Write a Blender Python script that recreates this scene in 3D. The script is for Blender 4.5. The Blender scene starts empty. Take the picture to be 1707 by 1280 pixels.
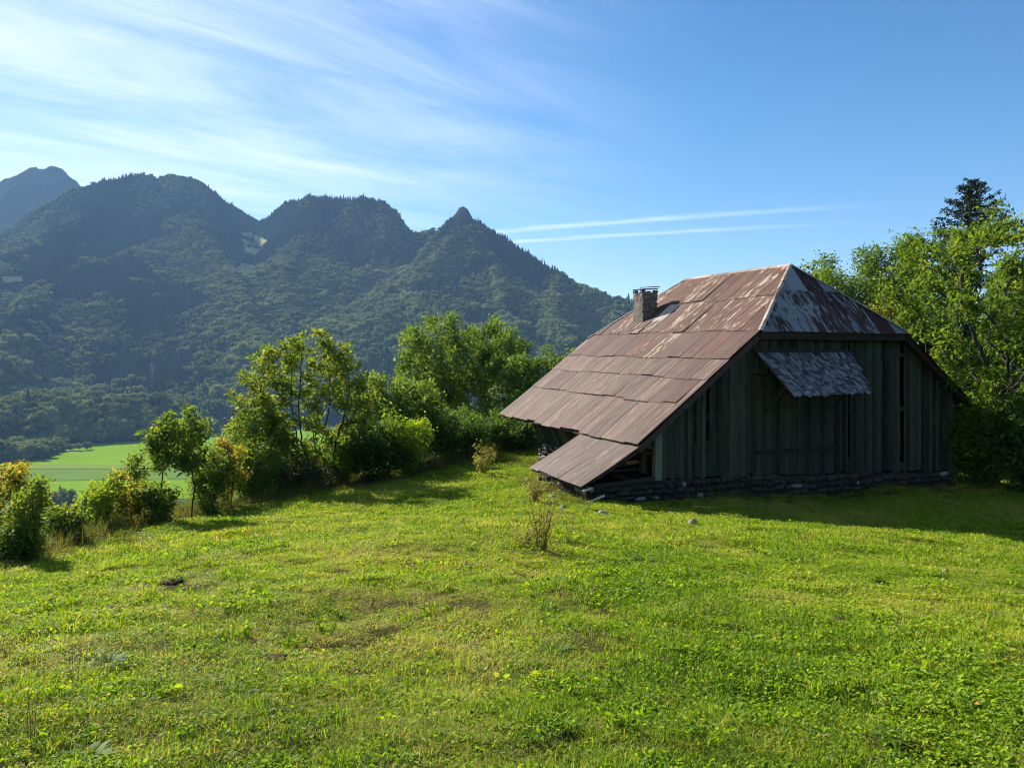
import bpy, math, random
import numpy as np
from mathutils import Vector

# ------------------------------------------------------------------ camera, sky, sun, exposure
scene = bpy.context.scene
COL = scene.collection
R = math.radians
F = 1250.0 / 1707.0            # focal length in picture widths
HORIZON = 577.0                # picture row of the horizon (of 1280)

cam = bpy.data.cameras.new("camera")
cam.sensor_width = 36.0
cam.lens = 36.0 * F
cam.shift_y = -(640.0 - HORIZON) / 1707.0
cam.clip_start = 0.05
cam.clip_end = 30000.0
cam_ob = bpy.data.objects.new("camera", cam)
COL.objects.link(cam_ob)
cam_ob.location = (0, 0, 0)    # eye is the origin; the meadow under it is 1.6 m lower
cam_ob.rotation_euler = (R(90), 0, 0)
scene.camera = cam_ob

SUN_AZ, SUN_EL = 43.0, 32.0    # degrees to the left of the viewing direction, degrees up
world = bpy.data.worlds.new("World")
scene.world = world
world.use_nodes = True
wn, wl = world.node_tree.nodes, world.node_tree.links
wn.clear()


def N(nodes, typ, **kw):
    n = nodes.new(typ)
    for k, v in kw.items():
        if k == "inp":
            for i, val in v.items():
                n.inputs[i].default_value = val
        else:
            setattr(n, k, v)
    return n


def mth(nodes, links, op, a, b=None, clamp=False):
    n = nodes.new("ShaderNodeMath")
    n.operation = op
    n.use_clamp = clamp
    for i, v in enumerate((a, b)):
        if v is None:
            continue
        if isinstance(v, (int, float)):
            n.inputs[i].default_value = v
        else:
            links.new(v, n.inputs[i])
    return n.outputs[0]


def ramp(nodes, links, fac, stops, interp="LINEAR"):
    n = nodes.new("ShaderNodeValToRGB")
    n.color_ramp.interpolation = interp
    el = n.color_ramp.elements
    while len(el) < len(stops):
        el.new(0.5)
    for e, (p, c) in zip(el, stops):
        e.position = p
        e.color = (c[0], c[1], c[2], 1) if not isinstance(c, (int, float)) else (c, c, c, 1)
    links.new(fac, n.inputs[0])
    return n.outputs[0]


def mixc(nodes, links, fac, a, b, blend="MIX"):
    n = nodes.new("ShaderNodeMix")
    n.data_type = "RGBA"
    n.blend_type = blend
    for s, v in ((0, fac), (6, a), (7, b)):
        if isinstance(v, (int, float)):
            n.inputs[s].default_value = v
        elif isinstance(v, (tuple, list)):
            n.inputs[s].default_value = (v[0], v[1], v[2], 1)
        else:
            links.new(v, n.inputs[s])
    return n.outputs[2]


world.cycles.sampling_method = "MANUAL"
world.cycles.sample_map_resolution = 256


def build_world():
    sky = N(wn, "ShaderNodeTexSky", sky_type="NISHITA", sun_disc=False)
    sky.sun_elevation = R(SUN_EL)
    sky.sun_rotation = R(-SUN_AZ)
    sky.altitude = 900
    sky.air_density = 1.0
    sky.dust_density = 0.25
    sky.ozone_density = 2.5
    hs = N(wn, "ShaderNodeHueSaturation", inp={1: 1.30, 2: 1.0})
    wl.new(sky.outputs[0], hs.inputs["Color"])
    tc = N(wn, "ShaderNodeTexCoord")
    sep = N(wn, "ShaderNodeSeparateXYZ")
    wl.new(tc.outputs["Generated"], sep.inputs[0])
    x, y, z = sep.outputs
    zz = mth(wn, wl, "MAXIMUM", mth(wn, wl, "ADD", z, 0.06), 0.03)
    u = mth(wn, wl, "DIVIDE", x, zz)          # the point of a level cloud sheet one unit up
    v = mth(wn, wl, "DIVIDE", y, zz)
    comb = N(wn, "ShaderNodeCombineXYZ")
    wl.new(u, comb.inputs[0]); wl.new(v, comb.inputs[1])
    # streaks of cirrus run this way across the sheet (degrees from +x)
    ca, sa = math.cos(R(41)), math.sin(R(41))
    al_ = mth(wn, wl, "ADD", mth(wn, wl, "MULTIPLY", u, ca), mth(wn, wl, "MULTIPLY", v, sa))
    ac_ = mth(wn, wl, "ADD", mth(wn, wl, "MULTIPLY", u, -sa), mth(wn, wl, "MULTIPLY", v, ca))
    cm = N(wn, "ShaderNodeCombineXYZ")
    wl.new(mth(wn, wl, "MULTIPLY", al_, 0.42), cm.inputs[0]); wl.new(mth(wn, wl, "MULTIPLY", ac_, 1.5), cm.inputs[1])
    n1 = N(wn, "ShaderNodeTexNoise", inp={"Scale": 1.25, "Detail": 8, "Roughness": 0.66, "Distortion": 0.5})
    wl.new(cm.outputs[0], n1.inputs[0])
    streak = ramp(wn, wl, n1.outputs[0], [(0.36, 0.0), (0.70, 1.0)])
    mp2 = N(wn, "ShaderNodeMapping", inp={2: (0, 0, R(-25)), 3: (0.5, 0.8, 1)})
    wl.new(comb.outputs[0], mp2.inputs[0])
    n2 = N(wn, "ShaderNodeTexNoise", inp={"Scale": 0.45, "Detail": 4, "Roughness": 0.5})
    wl.new(mp2.outputs[0], n2.inputs[0])
    veil = ramp(wn, wl, n2.outputs[0], [(0.3, 0.25), (0.65, 1.0)])
    # the sheet of cirrus covers the sunward half of the sky and thins out across it
    side = mth(wn, wl, "MULTIPLY", x, -1.0)
    cover = N(wn, "ShaderNodeMapRange", interpolation_type="SMOOTHSTEP", inp={1: -0.28, 2: 0.40, 3: 0.0, 4: 1.0})
    wl.new(side, cover.inputs[0])
    cl = mth(wn, wl, "MULTIPLY", mth(wn, wl, "MULTIPLY", streak, veil), cover.outputs[0])
    cl = mth(wn, wl, "ADD", mth(wn, wl, "MULTIPLY", cl, 0.95), mth(wn, wl, "MULTIPLY", cover.outputs[0], 0.12))

    # two contrails: straight lines in their own level sheet
    def dirp(px, py):
        d = Vector(((px - 853.5) / 1250, 1.0, (HORIZON - py) / 1250)).normalized()
        w = max(d.z + 0.06, 0.03)
        return d.x / w, d.y / w
    trail = None
    for (p0, p1, wid, amp) in (((700, 398), (1560, 336), 0.09, 0.45), ((780, 409), (1500, 369), 0.08, 0.42)):
        ax, ay = dirp(*p0); bx, by = dirp(*p1)
        L = math.hypot(bx - ax, by - ay); ex, ey = (bx - ax) / L, (by - ay) / L
        du = mth(wn, wl, "SUBTRACT", u, ax); dv = mth(wn, wl, "SUBTRACT", v, ay)
        al = mth(wn, wl, "ADD", mth(wn, wl, "MULTIPLY", du, ex), mth(wn, wl, "MULTIPLY", dv, ey))
        ac = mth(wn, wl, "ADD", mth(wn, wl, "MULTIPLY", du, -ey), mth(wn, wl, "MULTIPLY", dv, ex))
        cc = N(wn, "ShaderNodeCombineXYZ")
        wl.new(mth(wn, wl, "MULTIPLY", al, 1.2), cc.inputs[0]); wl.new(mth(wn, wl, "MULTIPLY", ac, 2.0), cc.inputs[1])
        nn = N(wn, "ShaderNodeTexNoise", inp={"Scale": 3.0, "Detail": 5})
        wl.new(cc.outputs[0], nn.inputs[0])
        acn = mth(wn, wl, "ADD", ac, mth(wn, wl, "MULTIPLY", mth(wn, wl, "SUBTRACT", nn.outputs[0], 0.5), 0.07))
        g = mth(wn, wl, "DIVIDE", mth(wn, wl, "ABSOLUTE", acn), wid)
        g = mth(wn, wl, "SUBTRACT", 1.0, g, True)
        fade = N(wn, "ShaderNodeMapRange", interpolation_type="SMOOTHSTEP", inp={1: L, 2: L * 0.45, 3: 0.0, 4: 1.0})
        wl.new(al, fade.inputs[0])
        fade0 = N(wn, "ShaderNodeMapRange", interpolation_type="SMOOTHSTEP", inp={1: -0.3 * L, 2: 0.1 * L, 3: 0.0, 4: 1.0})
        wl.new(al, fade0.inputs[0])
        g = mth(wn, wl, "MULTIPLY", g, mth(wn, wl, "MULTIPLY", fade.outputs[0], fade0.outputs[0]))
        g = mth(wn, wl, "MULTIPLY", g, mth(wn, wl, "MULTIPLY", nn.outputs[0], amp * 2))
        trail = g if trail is None else mth(wn, wl, "MAXIMUM", trail, g)
    up = N(wn, "ShaderNodeMapRange", inp={1: 0.0, 2: 0.05, 3: 0.0, 4: 1.0})
    wl.new(z, up.inputs[0])
    cl = mth(wn, wl, "MULTIPLY", mth(wn, wl, "ADD", cl, trail), up.outputs[0], True)
    colr = mixc(wn, wl, cl, hs.outputs[0], (8.6, 9.3, 10.4))
    bg = N(wn, "ShaderNodeBackground", inp={1: 0.055})
    wl.new(colr, bg.inputs[0])
    out = N(wn, "ShaderNodeOutputWorld")
    wl.new(bg.outputs[0], out.inputs[0])


build_world()

sun_dir = Vector((-math.sin(R(SUN_AZ)) * math.cos(R(SUN_EL)), math.cos(R(SUN_AZ)) * math.cos(R(SUN_EL)), math.sin(R(SUN_EL))))
sl = bpy.data.lights.new("sun", "SUN")
sl.energy = 5.0
sl.angle = R(0.5)
sl.color = (1.0, 0.93, 0.82)
so = bpy.data.objects.new("sun", sl)
COL.objects.link(so)
so.rotation_euler = (-sun_dir).to_track_quat("-Z", "Y").to_euler()
so.location = (-40, 40, 60)

vs = scene.view_settings
vs.view_transform = "Standard"
vs.look = "None"
vs.exposure = 1.38
vs.gamma = 1.0
vs.use_curve_mapping = False
cy = scene.cycles
cy.use_denoising = True
cy.denoising_prefilter = "ACCURATE"
cy.use_adaptive_sampling = True
cy.adaptive_threshold = 0.015
cy.max_bounces = 4
cy.diffuse_bounces = 1
cy.glossy_bounces = 2
cy.transmission_bounces = 2
cy.transparent_max_bounces = 6
cy.volume_bounces = 0
cy.filter_width = 1.1
cy.sample_clamp_indirect = 3.0
cy.caustics_reflective = False
cy.caustics_refractive = False

# ------------------------------------------------------------------ helpers
rng = np.random.default_rng(7)
random.seed(7)


def tag(o, label=None, cat=None, group=None, kind=None):
    if label: o["label"] = label
    if cat: o["category"] = cat
    if group: o["group"] = group
    if kind: o["kind"] = kind
    return o


def empty(name, loc, rz=0.0):
    o = bpy.data.objects.new(name, None)
    o.empty_display_size = 0.3
    COL.objects.link(o)
    o.location = loc
    o.rotation_euler = (0, 0, rz)
    return o


def link(name, me, parent=None):
    o = bpy.data.objects.new(name, me)
    COL.objects.link(o)
    if parent is not None:
        o.parent = parent
    return o


def np_mesh(name, verts, faces, mat, smooth=False, tint=None):
    """verts (n,3), faces (m,k) of one size k; tint: a float for each face"""
    verts = np.asarray(verts, np.float32)
    faces = np.asarray(faces, np.int32)
    m, k = faces.shape
    me = bpy.data.meshes.new(name)
    me.vertices.add(len(verts))
    me.vertices.foreach_set("co", verts.ravel())
    me.loops.add(m * k)
    me.loops.foreach_set("vertex_index", faces.ravel())
    me.polygons.add(m)
    me.polygons.foreach_set("loop_start", np.arange(0, m * k, k, dtype=np.int32))
    me.polygons.foreach_set("loop_total", np.full(m, k, np.int32))
    me.update(calc_edges=True)
    if smooth:
        me.polygons.foreach_set("use_smooth", np.ones(m, bool))
    if tint is not None:
        a = me.attributes.new("tint", "FLOAT", "FACE")
        a.data.foreach_set("value", np.asarray(tint, np.float32))
    if mat:
        me.materials.append(mat)
    return me


class MB:
    def __init__(s):
        s.v, s.f = [], []

    def box(s, c0, c1):
        (x0, y0, z0), (x1, y1, z1) = c0, c1
        return s.hexa([(x0, y0, z0), (x1, y0, z0), (x1, y1, z0), (x0, y1, z0), (x0, y0, z1), (x1, y0, z1), (x1, y1, z1), (x0, y1, z1)])

    def hexa(s, p):
        b = len(s.v)
        s.v += [tuple(q) for q in p]
        s.f += [(b, b + 3, b + 2, b + 1), (b + 4, b + 5, b + 6, b + 7), (b, b + 1, b + 5, b + 4), (b + 1, b + 2, b + 6, b + 5), (b + 2, b + 3, b + 7, b + 6), (b + 3, b, b + 4, b + 7)]
        return s

    def bar(s, a, b, w, h=None, up=(0, 0, 1)):
        a, b = Vector(a), Vector(b)
        h = h or w
        d = (b - a).normalized()
        x = d.cross(Vector(up))
        if x.length < 1e-4:
            x = Vector((1, 0, 0))
        x.normalize()
        y = x.cross(d)
        x *= w / 2; y *= h / 2
        return s.hexa([a - x - y, b - x - y, b + x - y, a + x - y, a - x + y, b - x + y, b + x + y, a + x + y])

    def tube(s, a, b, r0, r1, n=7):
        a, b = Vector(a), Vector(b)
        d = (b - a).normalized()
        x = d.orthogonal().normalized(); y = d.cross(x)
        i0 = len(s.v)
        for p, r in ((a, r0), (b, r1)):
            for k in range(n):
                t = 2 * math.pi * k / n
                s.v.append(tuple(p + x * (r * math.cos(t)) + y * (r * math.sin(t))))
        for k in range(n):
            s.f.append((i0 + k, i0 + (k + 1) % n, i0 + n + (k + 1) % n, i0 + n + k))
        s.f.append(tuple(i0 + k for k in reversed(range(n))))
        s.f.append(tuple(i0 + n + k for k in range(n)))
        return s

    def mesh(s, name, mat):
        me = bpy.data.meshes.new(name)
        me.from_pydata(s.v, [], s.f)
        me.materials.append(mat)
        return me

    def build(s, name, mat, parent=None):
        return link(name, s.mesh(name, mat), parent)


def _hash(ix, iy, seed):
    h = (ix.astype(np.int64) * 374761393 + iy.astype(np.int64) * 668265263 + seed * 974634533) & 0xFFFFFFFF
    h = ((h ^ (h >> 13)) * 1274126177) & 0xFFFFFFFF
    return ((h ^ (h >> 16)) & 0xFFFFFF) / float(0xFFFFFF)


def vnoise(x, y, seed=0):
    x = np.asarray(x, float); y = np.asarray(y, float)
    ix, iy = np.floor(x), np.floor(y)
    fx, fy = x - ix, y - iy
    fx = fx * fx * (3 - 2 * fx); fy = fy * fy * (3 - 2 * fy)
    a = _hash(ix, iy, seed); b = _hash(ix + 1, iy, seed)
    c = _hash(ix, iy + 1, seed); d = _hash(ix + 1, iy + 1, seed)
    return (a * (1 - fx) + b * fx) * (1 - fy) + (c * (1 - fx) + d * fx) * fy


def fbm(x, y, seed=0, octaves=5, gain=0.5):
    s = 0; a = 1.0; t = 0
    for o in range(octaves):
        s = s + a * vnoise(x * 2 ** o + 17.3 * o, y * 2 ** o - 9.1 * o, seed + o)
        t += a; a *= gain
    return s / t * 2 - 1


def unit(a):
    return a / np.maximum(np.linalg.norm(a, axis=-1, keepdims=True), 1e-9)


def sstep(a, b, x):
    t = np.clip((x - a) / (b - a), 0, 1)
    return t * t * (3 - 2 * t)


def P(px, py, Y):
    return ((px - 853.5) / 1250 * Y, Y, (HORIZON - py) / 1250 * Y)


# ------------------------------------------------------------------ materials
def new_mat(name):
    m = bpy.data.materials.new(name)
    m.use_nodes = True
    nt = m.node_tree
    nt.nodes.clear()
    return m, nt.nodes, nt.links


def finish(m, nodes, links, col, rough=0.8, spec=0.3, trans=0.0, bump=None, metal=0.0, transcol=None):
    p = nodes.new("ShaderNodeBsdfPrincipled")
    if isinstance(col, (tuple, list)):
        p.inputs["Base Color"].default_value = (*col[:3], 1)
    else:
        links.new(col, p.inputs["Base Color"])
    if isinstance(rough, (int, float)):
        p.inputs["Roughness"].default_value = rough
    else:
        links.new(rough, p.inputs["Roughness"])
    p.inputs["Specular IOR Level"].default_value = spec
    p.inputs["Metallic"].default_value = metal
    if bump is not None:
        b = nodes.new("ShaderNodeBump")
        b.inputs["Strength"].default_value = bump[1]
        b.inputs["Distance"].default_value = bump[2]
        links.new(bump[0], b.inputs["Height"])
        links.new(b.outputs[0], p.inputs["Normal"])
    sh = p.outputs[0]
    if trans > 0:
        t = nodes.new("ShaderNodeBsdfTranslucent")
        tc = transcol if transcol is not None else col
        if isinstance(tc, (tuple, list)):
            t.inputs[0].default_value = (*tc[:3], 1)
        else:
            links.new(tc, t.inputs[0])
        mx = nodes.new("ShaderNodeMixShader")
        mx.inputs[0].default_value = trans
        links.new(sh, mx.inputs[1]); links.new(t.outputs[0], mx.inputs[2])
        sh = mx.outputs[0]
    o = nodes.new("ShaderNodeOutputMaterial")
    links.new(sh, o.inputs[0])
    return m


def noise(nodes, links, vec, scale, detail=4, rough=0.55, stretch=None, dist=0.0):
    if stretch is not None:
        mp = nodes.new("ShaderNodeMapping")
        mp.inputs["Scale"].default_value = stretch
        links.new(vec, mp.inputs[0])
        vec = mp.outputs[0]
    n = nodes.new("ShaderNodeTexNoise")
    n.inputs["Scale"].default_value = scale
    n.inputs["Detail"].default_value = detail
    n.inputs["Roughness"].default_value = rough
    n.inputs["Distortion"].default_value = dist
    links.new(vec, n.inputs["Vector"])
    return n.outputs[0]


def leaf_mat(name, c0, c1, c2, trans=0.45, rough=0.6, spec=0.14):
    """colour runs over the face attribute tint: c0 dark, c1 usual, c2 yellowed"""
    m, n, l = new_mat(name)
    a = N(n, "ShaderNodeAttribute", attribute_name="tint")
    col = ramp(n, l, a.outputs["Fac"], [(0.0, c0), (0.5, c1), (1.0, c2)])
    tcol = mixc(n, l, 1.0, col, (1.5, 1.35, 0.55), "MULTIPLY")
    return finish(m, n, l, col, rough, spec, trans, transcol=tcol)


def obj_vec(n, l, spread=37.0):
    tc = n.new("ShaderNodeTexCoord")
    oi = n.new("ShaderNodeObjectInfo")
    ad = N(n, "ShaderNodeVectorMath", operation="ADD")
    mu = mth(n, l, "MULTIPLY", oi.outputs["Random"], spread)
    l.new(tc.outputs["Object"], ad.inputs[0]); l.new(mu, ad.inputs[1])
    return ad.outputs[0], oi.outputs["Random"]


def wood_mat(name, a, b, moss=None, mossamt=0.0, stretch=(9, 9, 0.7)):
    m, n, l = new_mat(name)
    v, rnd = obj_vec(n, l)
    g = noise(n, l, v, 2.2, 7, 0.65, stretch)
    col = ramp(n, l, g, [(0.25, a), (0.75, b)])
    fine = noise(n, l, v, 9.0, 3, 0.6, (6, 6, 0.4))
    col = mixc(n, l, 0.55, col, ramp(n, l, fine, [(0.3, 0.35), (0.65, 1.0)]), "MULTIPLY")
    val = N(n, "ShaderNodeMapRange", inp={3: 0.4, 4: 1.6})
    l.new(rnd, val.inputs[0])
    col = mixc(n, l, 1.0, col, val.outputs[0], "MULTIPLY")
    if moss:
        mm = ramp(n, l, noise(n, l, v, 1.1, 5, 0.6), [(0.45, 0.0), (0.7, mossamt)])
        col = mixc(n, l, mm, col, moss)
    return finish(m, n, l, col, 0.85, 0.08, bump=(fine, 0.6, 0.01))


def stone_mat(name, a, b, lichen=(0.34, 0.33, 0.27)):
    m, n, l = new_mat(name)
    v, rnd = obj_vec(n, l)
    g = noise(n, l, v, 5, 6, 0.65)
    col = ramp(n, l, g, [(0.3, a), (0.7, b)])
    li = ramp(n, l, noise(n, l, v, 8, 3, 0.5), [(0.55, 0.0), (0.68, 0.7)])
    col = mixc(n, l, li, col, lichen)
    val = N(n, "ShaderNodeMapRange", inp={3: 0.6, 4: 1.25})
    l.new(rnd, val.inputs[0])
    col = mixc(n, l, 1.0, col, val.outputs[0], "MULTIPLY")
    return finish(m, n, l, col, 0.9, 0.05, bump=(g, 0.8, 0.03))


def roof_mat(name, rust_a, rust_b, pale, pale_lo, pale_hi, streak_amt, bare, swap=False, diff=0.16):
    """corrugated sheet: streaks run down the slope (local x = slope direction here), pale = flaking paint or bare zinc"""
    m, n, l = new_mat(name)
    v, rnd = obj_vec(n, l, 53.0)
    big = noise(n, l, v, 0.9, 5, 0.6)
    col = ramp(n, l, big, [(0.3, rust_a), (0.7, rust_b)])
    ax = (lambda a, b: (b, a, a * 0.6)) if swap else (lambda a, b: (a, b, a))
    st = noise(n, l, v, 3.0, 6, 0.72, ax(0.22, 6.0))
    col = mixc(n, l, ramp(n, l, st, [(0.44, 0.0), (0.66, streak_amt)]), col, bare)
    dark = noise(n, l, v, 4.0, 5, 0.65, ax(0.5, 3.0))
    col = mixc(n, l, ramp(n, l, dark, [(0.56, 0.0), (0.78, 0.6)]), col, tuple(c * 0.32 for c in rust_a))
    # flakes: blotchy, elongated down the slope, and whole sheets differ
    fl = noise(n, l, v, 2.2, 8, 0.72, ax(0.7, 2.2), 0.6)
    sh = mth(n, l, "MULTIPLY", mth(n, l, "SUBTRACT", rnd, 0.5), diff)
    fl = mth(n, l, "ADD", fl, sh)
    col = mixc(n, l, ramp(n, l, fl, [(pale_lo, 0.0), (pale_hi, 0.92)]), col, pale)
    val = N(n, "ShaderNodeMapRange", inp={3: 0.78, 4: 1.18})
    wn_ = N(n, "ShaderNodeTexWhiteNoise", noise_dimensions="1D")
    l.new(rnd, wn_.inputs["W"])
    l.new(wn_.outputs["Value"], val.inputs[0])
    col = mixc(n, l, 1.0, col, val.outputs[0], "MULTIPLY")
    sp = noise(n, l, v, 22, 3, 0.6)
    col = mixc(n, l, ramp(n, l, sp, [(0.62, 0.0), (0.72, 0.5)]), col, tuple(c * 0.5 for c in rust_a))
    return finish(m, n, l, col, 0.75, 0.15, bump=(fl, 0.25, 0.004))


M = {}
M["roof_upper"] = roof_mat("rust_flaking_paint", (0.058, 0.028, 0.020), (0.096, 0.044, 0.030), (0.303, 0.241, 0.179), 0.55, 0.63, 0.35, (0.165, 0.103, 0.079))
M["roof_mid"] = roof_mat("rust_brown", (0.057, 0.029, 0.023), (0.084, 0.043, 0.034), (0.205, 0.163, 0.132), 0.66, 0.74, 0.6, (0.126, 0.084, 0.070))
M["roof_low"] = roof_mat("rust_grey", (0.059, 0.033, 0.025), (0.091, 0.054, 0.040), (0.211, 0.162, 0.132), 0.60, 0.74, 0.9, (0.176, 0.129, 0.102))
M["roof_lean"] = roof_mat("zinc_grey_brown", (0.066, 0.045, 0.037), (0.098, 0.068, 0.055), (0.211, 0.169, 0.146), 0.60, 0.74, 0.9, (0.165, 0.129, 0.108))
M["roof_hip"] = roof_mat("blue_grey_paint_over_rust", (0.034, 0.017, 0.014), (0.058, 0.027, 0.022), (0.205, 0.233, 0.245), 0.45, 0.53, 0.2, (0.082, 0.052, 0.043), True, 0.42)
M["cap"] = roof_mat("pale_ridge_metal", (0.144, 0.086, 0.061), (0.216, 0.144, 0.108), (0.446, 0.382, 0.317), 0.40, 0.56, 0.5, (0.360, 0.288, 0.238))
M["flashing"] = roof_mat("zinc_flashing", (0.30, 0.27, 0.25), (0.40, 0.37, 0.35), (0.50, 0.47, 0.44), 0.4, 0.55, 0.5, (0.42, 0.39, 0.37))
M["deck"] = wood_mat("roof_underside_wood", (0.035, 0.026, 0.02), (0.075, 0.055, 0.04), stretch=(0.7, 9, 9))
M["board"] = wood_mat("weathered_boards", (0.022, 0.022, 0.015), (0.087, 0.088, 0.057), (0.043, 0.073, 0.033), 0.6)
M["door"] = wood_mat("dark_door_boards", (0.022, 0.021, 0.015), (0.069, 0.065, 0.042), (0.041, 0.067, 0.031), 0.4)
M["post"] = wood_mat("grey_post_wood", (0.11, 0.115, 0.085), (0.22, 0.22, 0.165), (0.10, 0.14, 0.07), 0.5)
M["beam"] = wood_mat("old_beam_wood", (0.06, 0.045, 0.032), (0.13, 0.10, 0.075), stretch=(0.7, 6, 6))
M["orange_wood"] = wood_mat("split_firewood", (0.38, 0.17, 0.06), (0.55, 0.28, 0.11), stretch=(0.7, 8, 8))
M["pale_wood"] = wood_mat("bleached_plank", (0.26, 0.235, 0.20), (0.42, 0.39, 0.34), stretch=(0.6, 8, 8))
M["shingle"] = wood_mat("grey_shingles", (0.070, 0.078, 0.085), (0.235, 0.250, 0.268), stretch=(8, 1.0, 1.0))
M["stone"] = stone_mat("rubble_stone", (0.025, 0.024, 0.019), (0.077, 0.071, 0.057), (0.093, 0.090, 0.068))
M["stone_pale"] = stone_mat("pale_stone", (0.16, 0.148, 0.122), (0.32, 0.30, 0.26))
M["mortar"] = stone_mat("earth_mortar", (0.022, 0.019, 0.015), (0.050, 0.045, 0.035), (0.056, 0.053, 0.040))
M["chimney"] = stone_mat("chimney_render", (0.098, 0.083, 0.068), (0.203, 0.174, 0.143), (0.270, 0.247, 0.210))
M["slab"] = stone_mat("dark_slate", (0.05, 0.047, 0.045), (0.10, 0.095, 0.09), (0.13, 0.12, 0.11))
M["bark"] = stone_mat("bark", (0.030, 0.026, 0.020), (0.075, 0.064, 0.050), (0.08, 0.085, 0.06))
M["dirt"] = stone_mat("turned_soil", (0.026, 0.017, 0.009), (0.075, 0.048, 0.027), (0.10, 0.085, 0.035))

M["leaf_ash"] = leaf_mat("ash_leaf", (0.058, 0.109, 0.026), (0.119, 0.196, 0.035), (0.239, 0.268, 0.046), 0.52)
M["leaf_deep"] = leaf_mat("dense_leaf", (0.038, 0.084, 0.020), (0.080, 0.152, 0.032), (0.145, 0.217, 0.043), 0.52)
M["leaf_lime"] = leaf_mat("lime_green_leaf", (0.080, 0.145, 0.020), (0.160, 0.268, 0.029), (0.275, 0.341, 0.043), 0.52)
M["leaf_autumn"] = leaf_mat("yellowing_leaf", (0.123, 0.152, 0.026), (0.268, 0.246, 0.035), (0.435, 0.275, 0.043), 0.52)
M["leaf_walnut"] = leaf_mat("walnut_leaf", (0.050, 0.100, 0.013), (0.109, 0.188, 0.020), (0.205, 0.249, 0.029), 0.52)
M["leaf_bramble"] = leaf_mat("bramble_leaf", (0.035, 0.050, 0.022), (0.075, 0.090, 0.040), (0.145, 0.105, 0.050), 0.3)
M["needle"] = leaf_mat("needles", (0.010, 0.020, 0.010), (0.020, 0.036, 0.016), (0.034, 0.050, 0.020), 0.12, 0.6, 0.2)
M["dry_stalk"] = leaf_mat("dry_weed", (0.13, 0.10, 0.05), (0.28, 0.24, 0.09), (0.26, 0.29, 0.055), 0.35)


def grass_mat(name, stops, patchy, trans=0.45, spec=0.1, rough=0.55):
    """blade colour runs over the face attribute tint, pushed towards straw in the drier patches of the meadow"""
    m, n, l = new_mat(name)
    ge = n.new("ShaderNodeNewGeometry")
    at = N(n, "ShaderNodeAttribute", attribute_name="tint")
    big = noise(n, l, ge.outputs["Position"], 0.30, 3, 0.6)
    s = mth(n, l, "ADD", at.outputs["Fac"], mth(n, l, "MULTIPLY", mth(n, l, "SUBTRACT", big, 0.5), patchy))
    col = ramp(n, l, s, stops)
    tcol = mixc(n, l, 1.0, col, (1.4, 1.35, 0.5), "MULTIPLY")
    return finish(m, n, l, col, rough, spec, trans, transcol=tcol)


M["grass"] = grass_mat("meadow_grass", [(0.0, (0.047, 0.103, 0.008)), (0.28, (0.121, 0.227, 0.012)), (0.55, (0.252, 0.363, 0.022)), (0.76, (0.349, 0.331, 0.059)), (1.0, (0.466, 0.389, 0.154))], 1.0, 0.47)
M["rough"] = grass_mat("long_edge_grass", [(0.0, (0.06, 0.08, 0.02)), (0.4, (0.11, 0.13, 0.03)), (0.7, (0.17, 0.15, 0.055)), (1.0, (0.26, 0.19, 0.09))], 0.7)


def ground_mat():
    m, n, l = new_mat("meadow_ground")
    ge = n.new("ShaderNodeNewGeometry")
    p = ge.outputs["Position"]
    big = noise(n, l, p, 0.33, 4, 0.6)
    mid = noise(n, l, p, 1.4, 3, 0.6)
    fine = noise(n, l, p, 26, 4, 0.7)
    s = mth(n, l, "ADD", mth(n, l, "MULTIPLY", big, 0.75), mth(n, l, "MULTIPLY", mid, 0.35))
    col = ramp(n, l, s, [(0.44, (0.045, 0.055, 0.012)), (0.58, (0.070, 0.062, 0.022)), (0.72, (0.095, 0.070, 0.034))])
    col = mixc(n, l, ramp(n, l, fine, [(0.3, 0.7), (0.62, 0.0)]), col, (0.040, 0.034, 0.018))
    soil = ramp(n, l, noise(n, l, p, 0.8, 5, 0.7), [(0.66, 0.0), (0.73, 0.85)])
    col = mixc(n, l, soil, col, (0.055, 0.038, 0.024))
    return finish(m, n, l, col, 0.95, 0.0, bump=(fine, 0.9, 0.03))


M["ground"] = ground_mat()


def simple_noise_mat(name, a, b, scale, rough=0.95, c=None, cs=None, bump=None):
    m, n, l = new_mat(name)
    ge = n.new("ShaderNodeNewGeometry")
    g = noise(n, l, ge.outputs["Position"], scale, 5, 0.6)
    col = ramp(n, l, g, [(0.3, a), (0.7, b)])
    if c:
        col = mixc(n, l, ramp(n, l, noise(n, l, ge.outputs["Position"], cs, 5, 0.65), [(0.5, 0.0), (0.65, 0.9)]), col, c)
    return finish(m, n, l, col, rough, 0.0, bump=(g, bump[0], bump[1]) if bump else None)


M["valley"] = simple_noise_mat("valley_ground", (0.050, 0.085, 0.022), (0.085, 0.125, 0.030), 0.004)
M["field"] = simple_noise_mat("mown_field", (0.116, 0.215, 0.011), (0.154, 0.253, 0.018), 0.012)
M["field_dull"] = simple_noise_mat("grazed_field", (0.092, 0.160, 0.032), (0.120, 0.184, 0.040), 0.02)
M["hay"] = simple_noise_mat("cut_hay", (0.128, 0.190, 0.033), (0.160, 0.209, 0.045), 0.03)
M["clearing"] = simple_noise_mat("dry_clearing", (0.24, 0.25, 0.10), (0.36, 0.34, 0.16), 0.02)
M["mountain"] = simple_noise_mat("mountain_floor", (0.016, 0.026, 0.010), (0.034, 0.046, 0.018), 0.02, c=(0.045, 0.052, 0.036), cs=0.006, bump=(0.6, 6.0))
M["rock"] = simple_noise_mat("grey_cliff", (0.021, 0.025, 0.021), (0.052, 0.056, 0.049), 0.012, bump=(0.8, 8.0))


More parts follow.
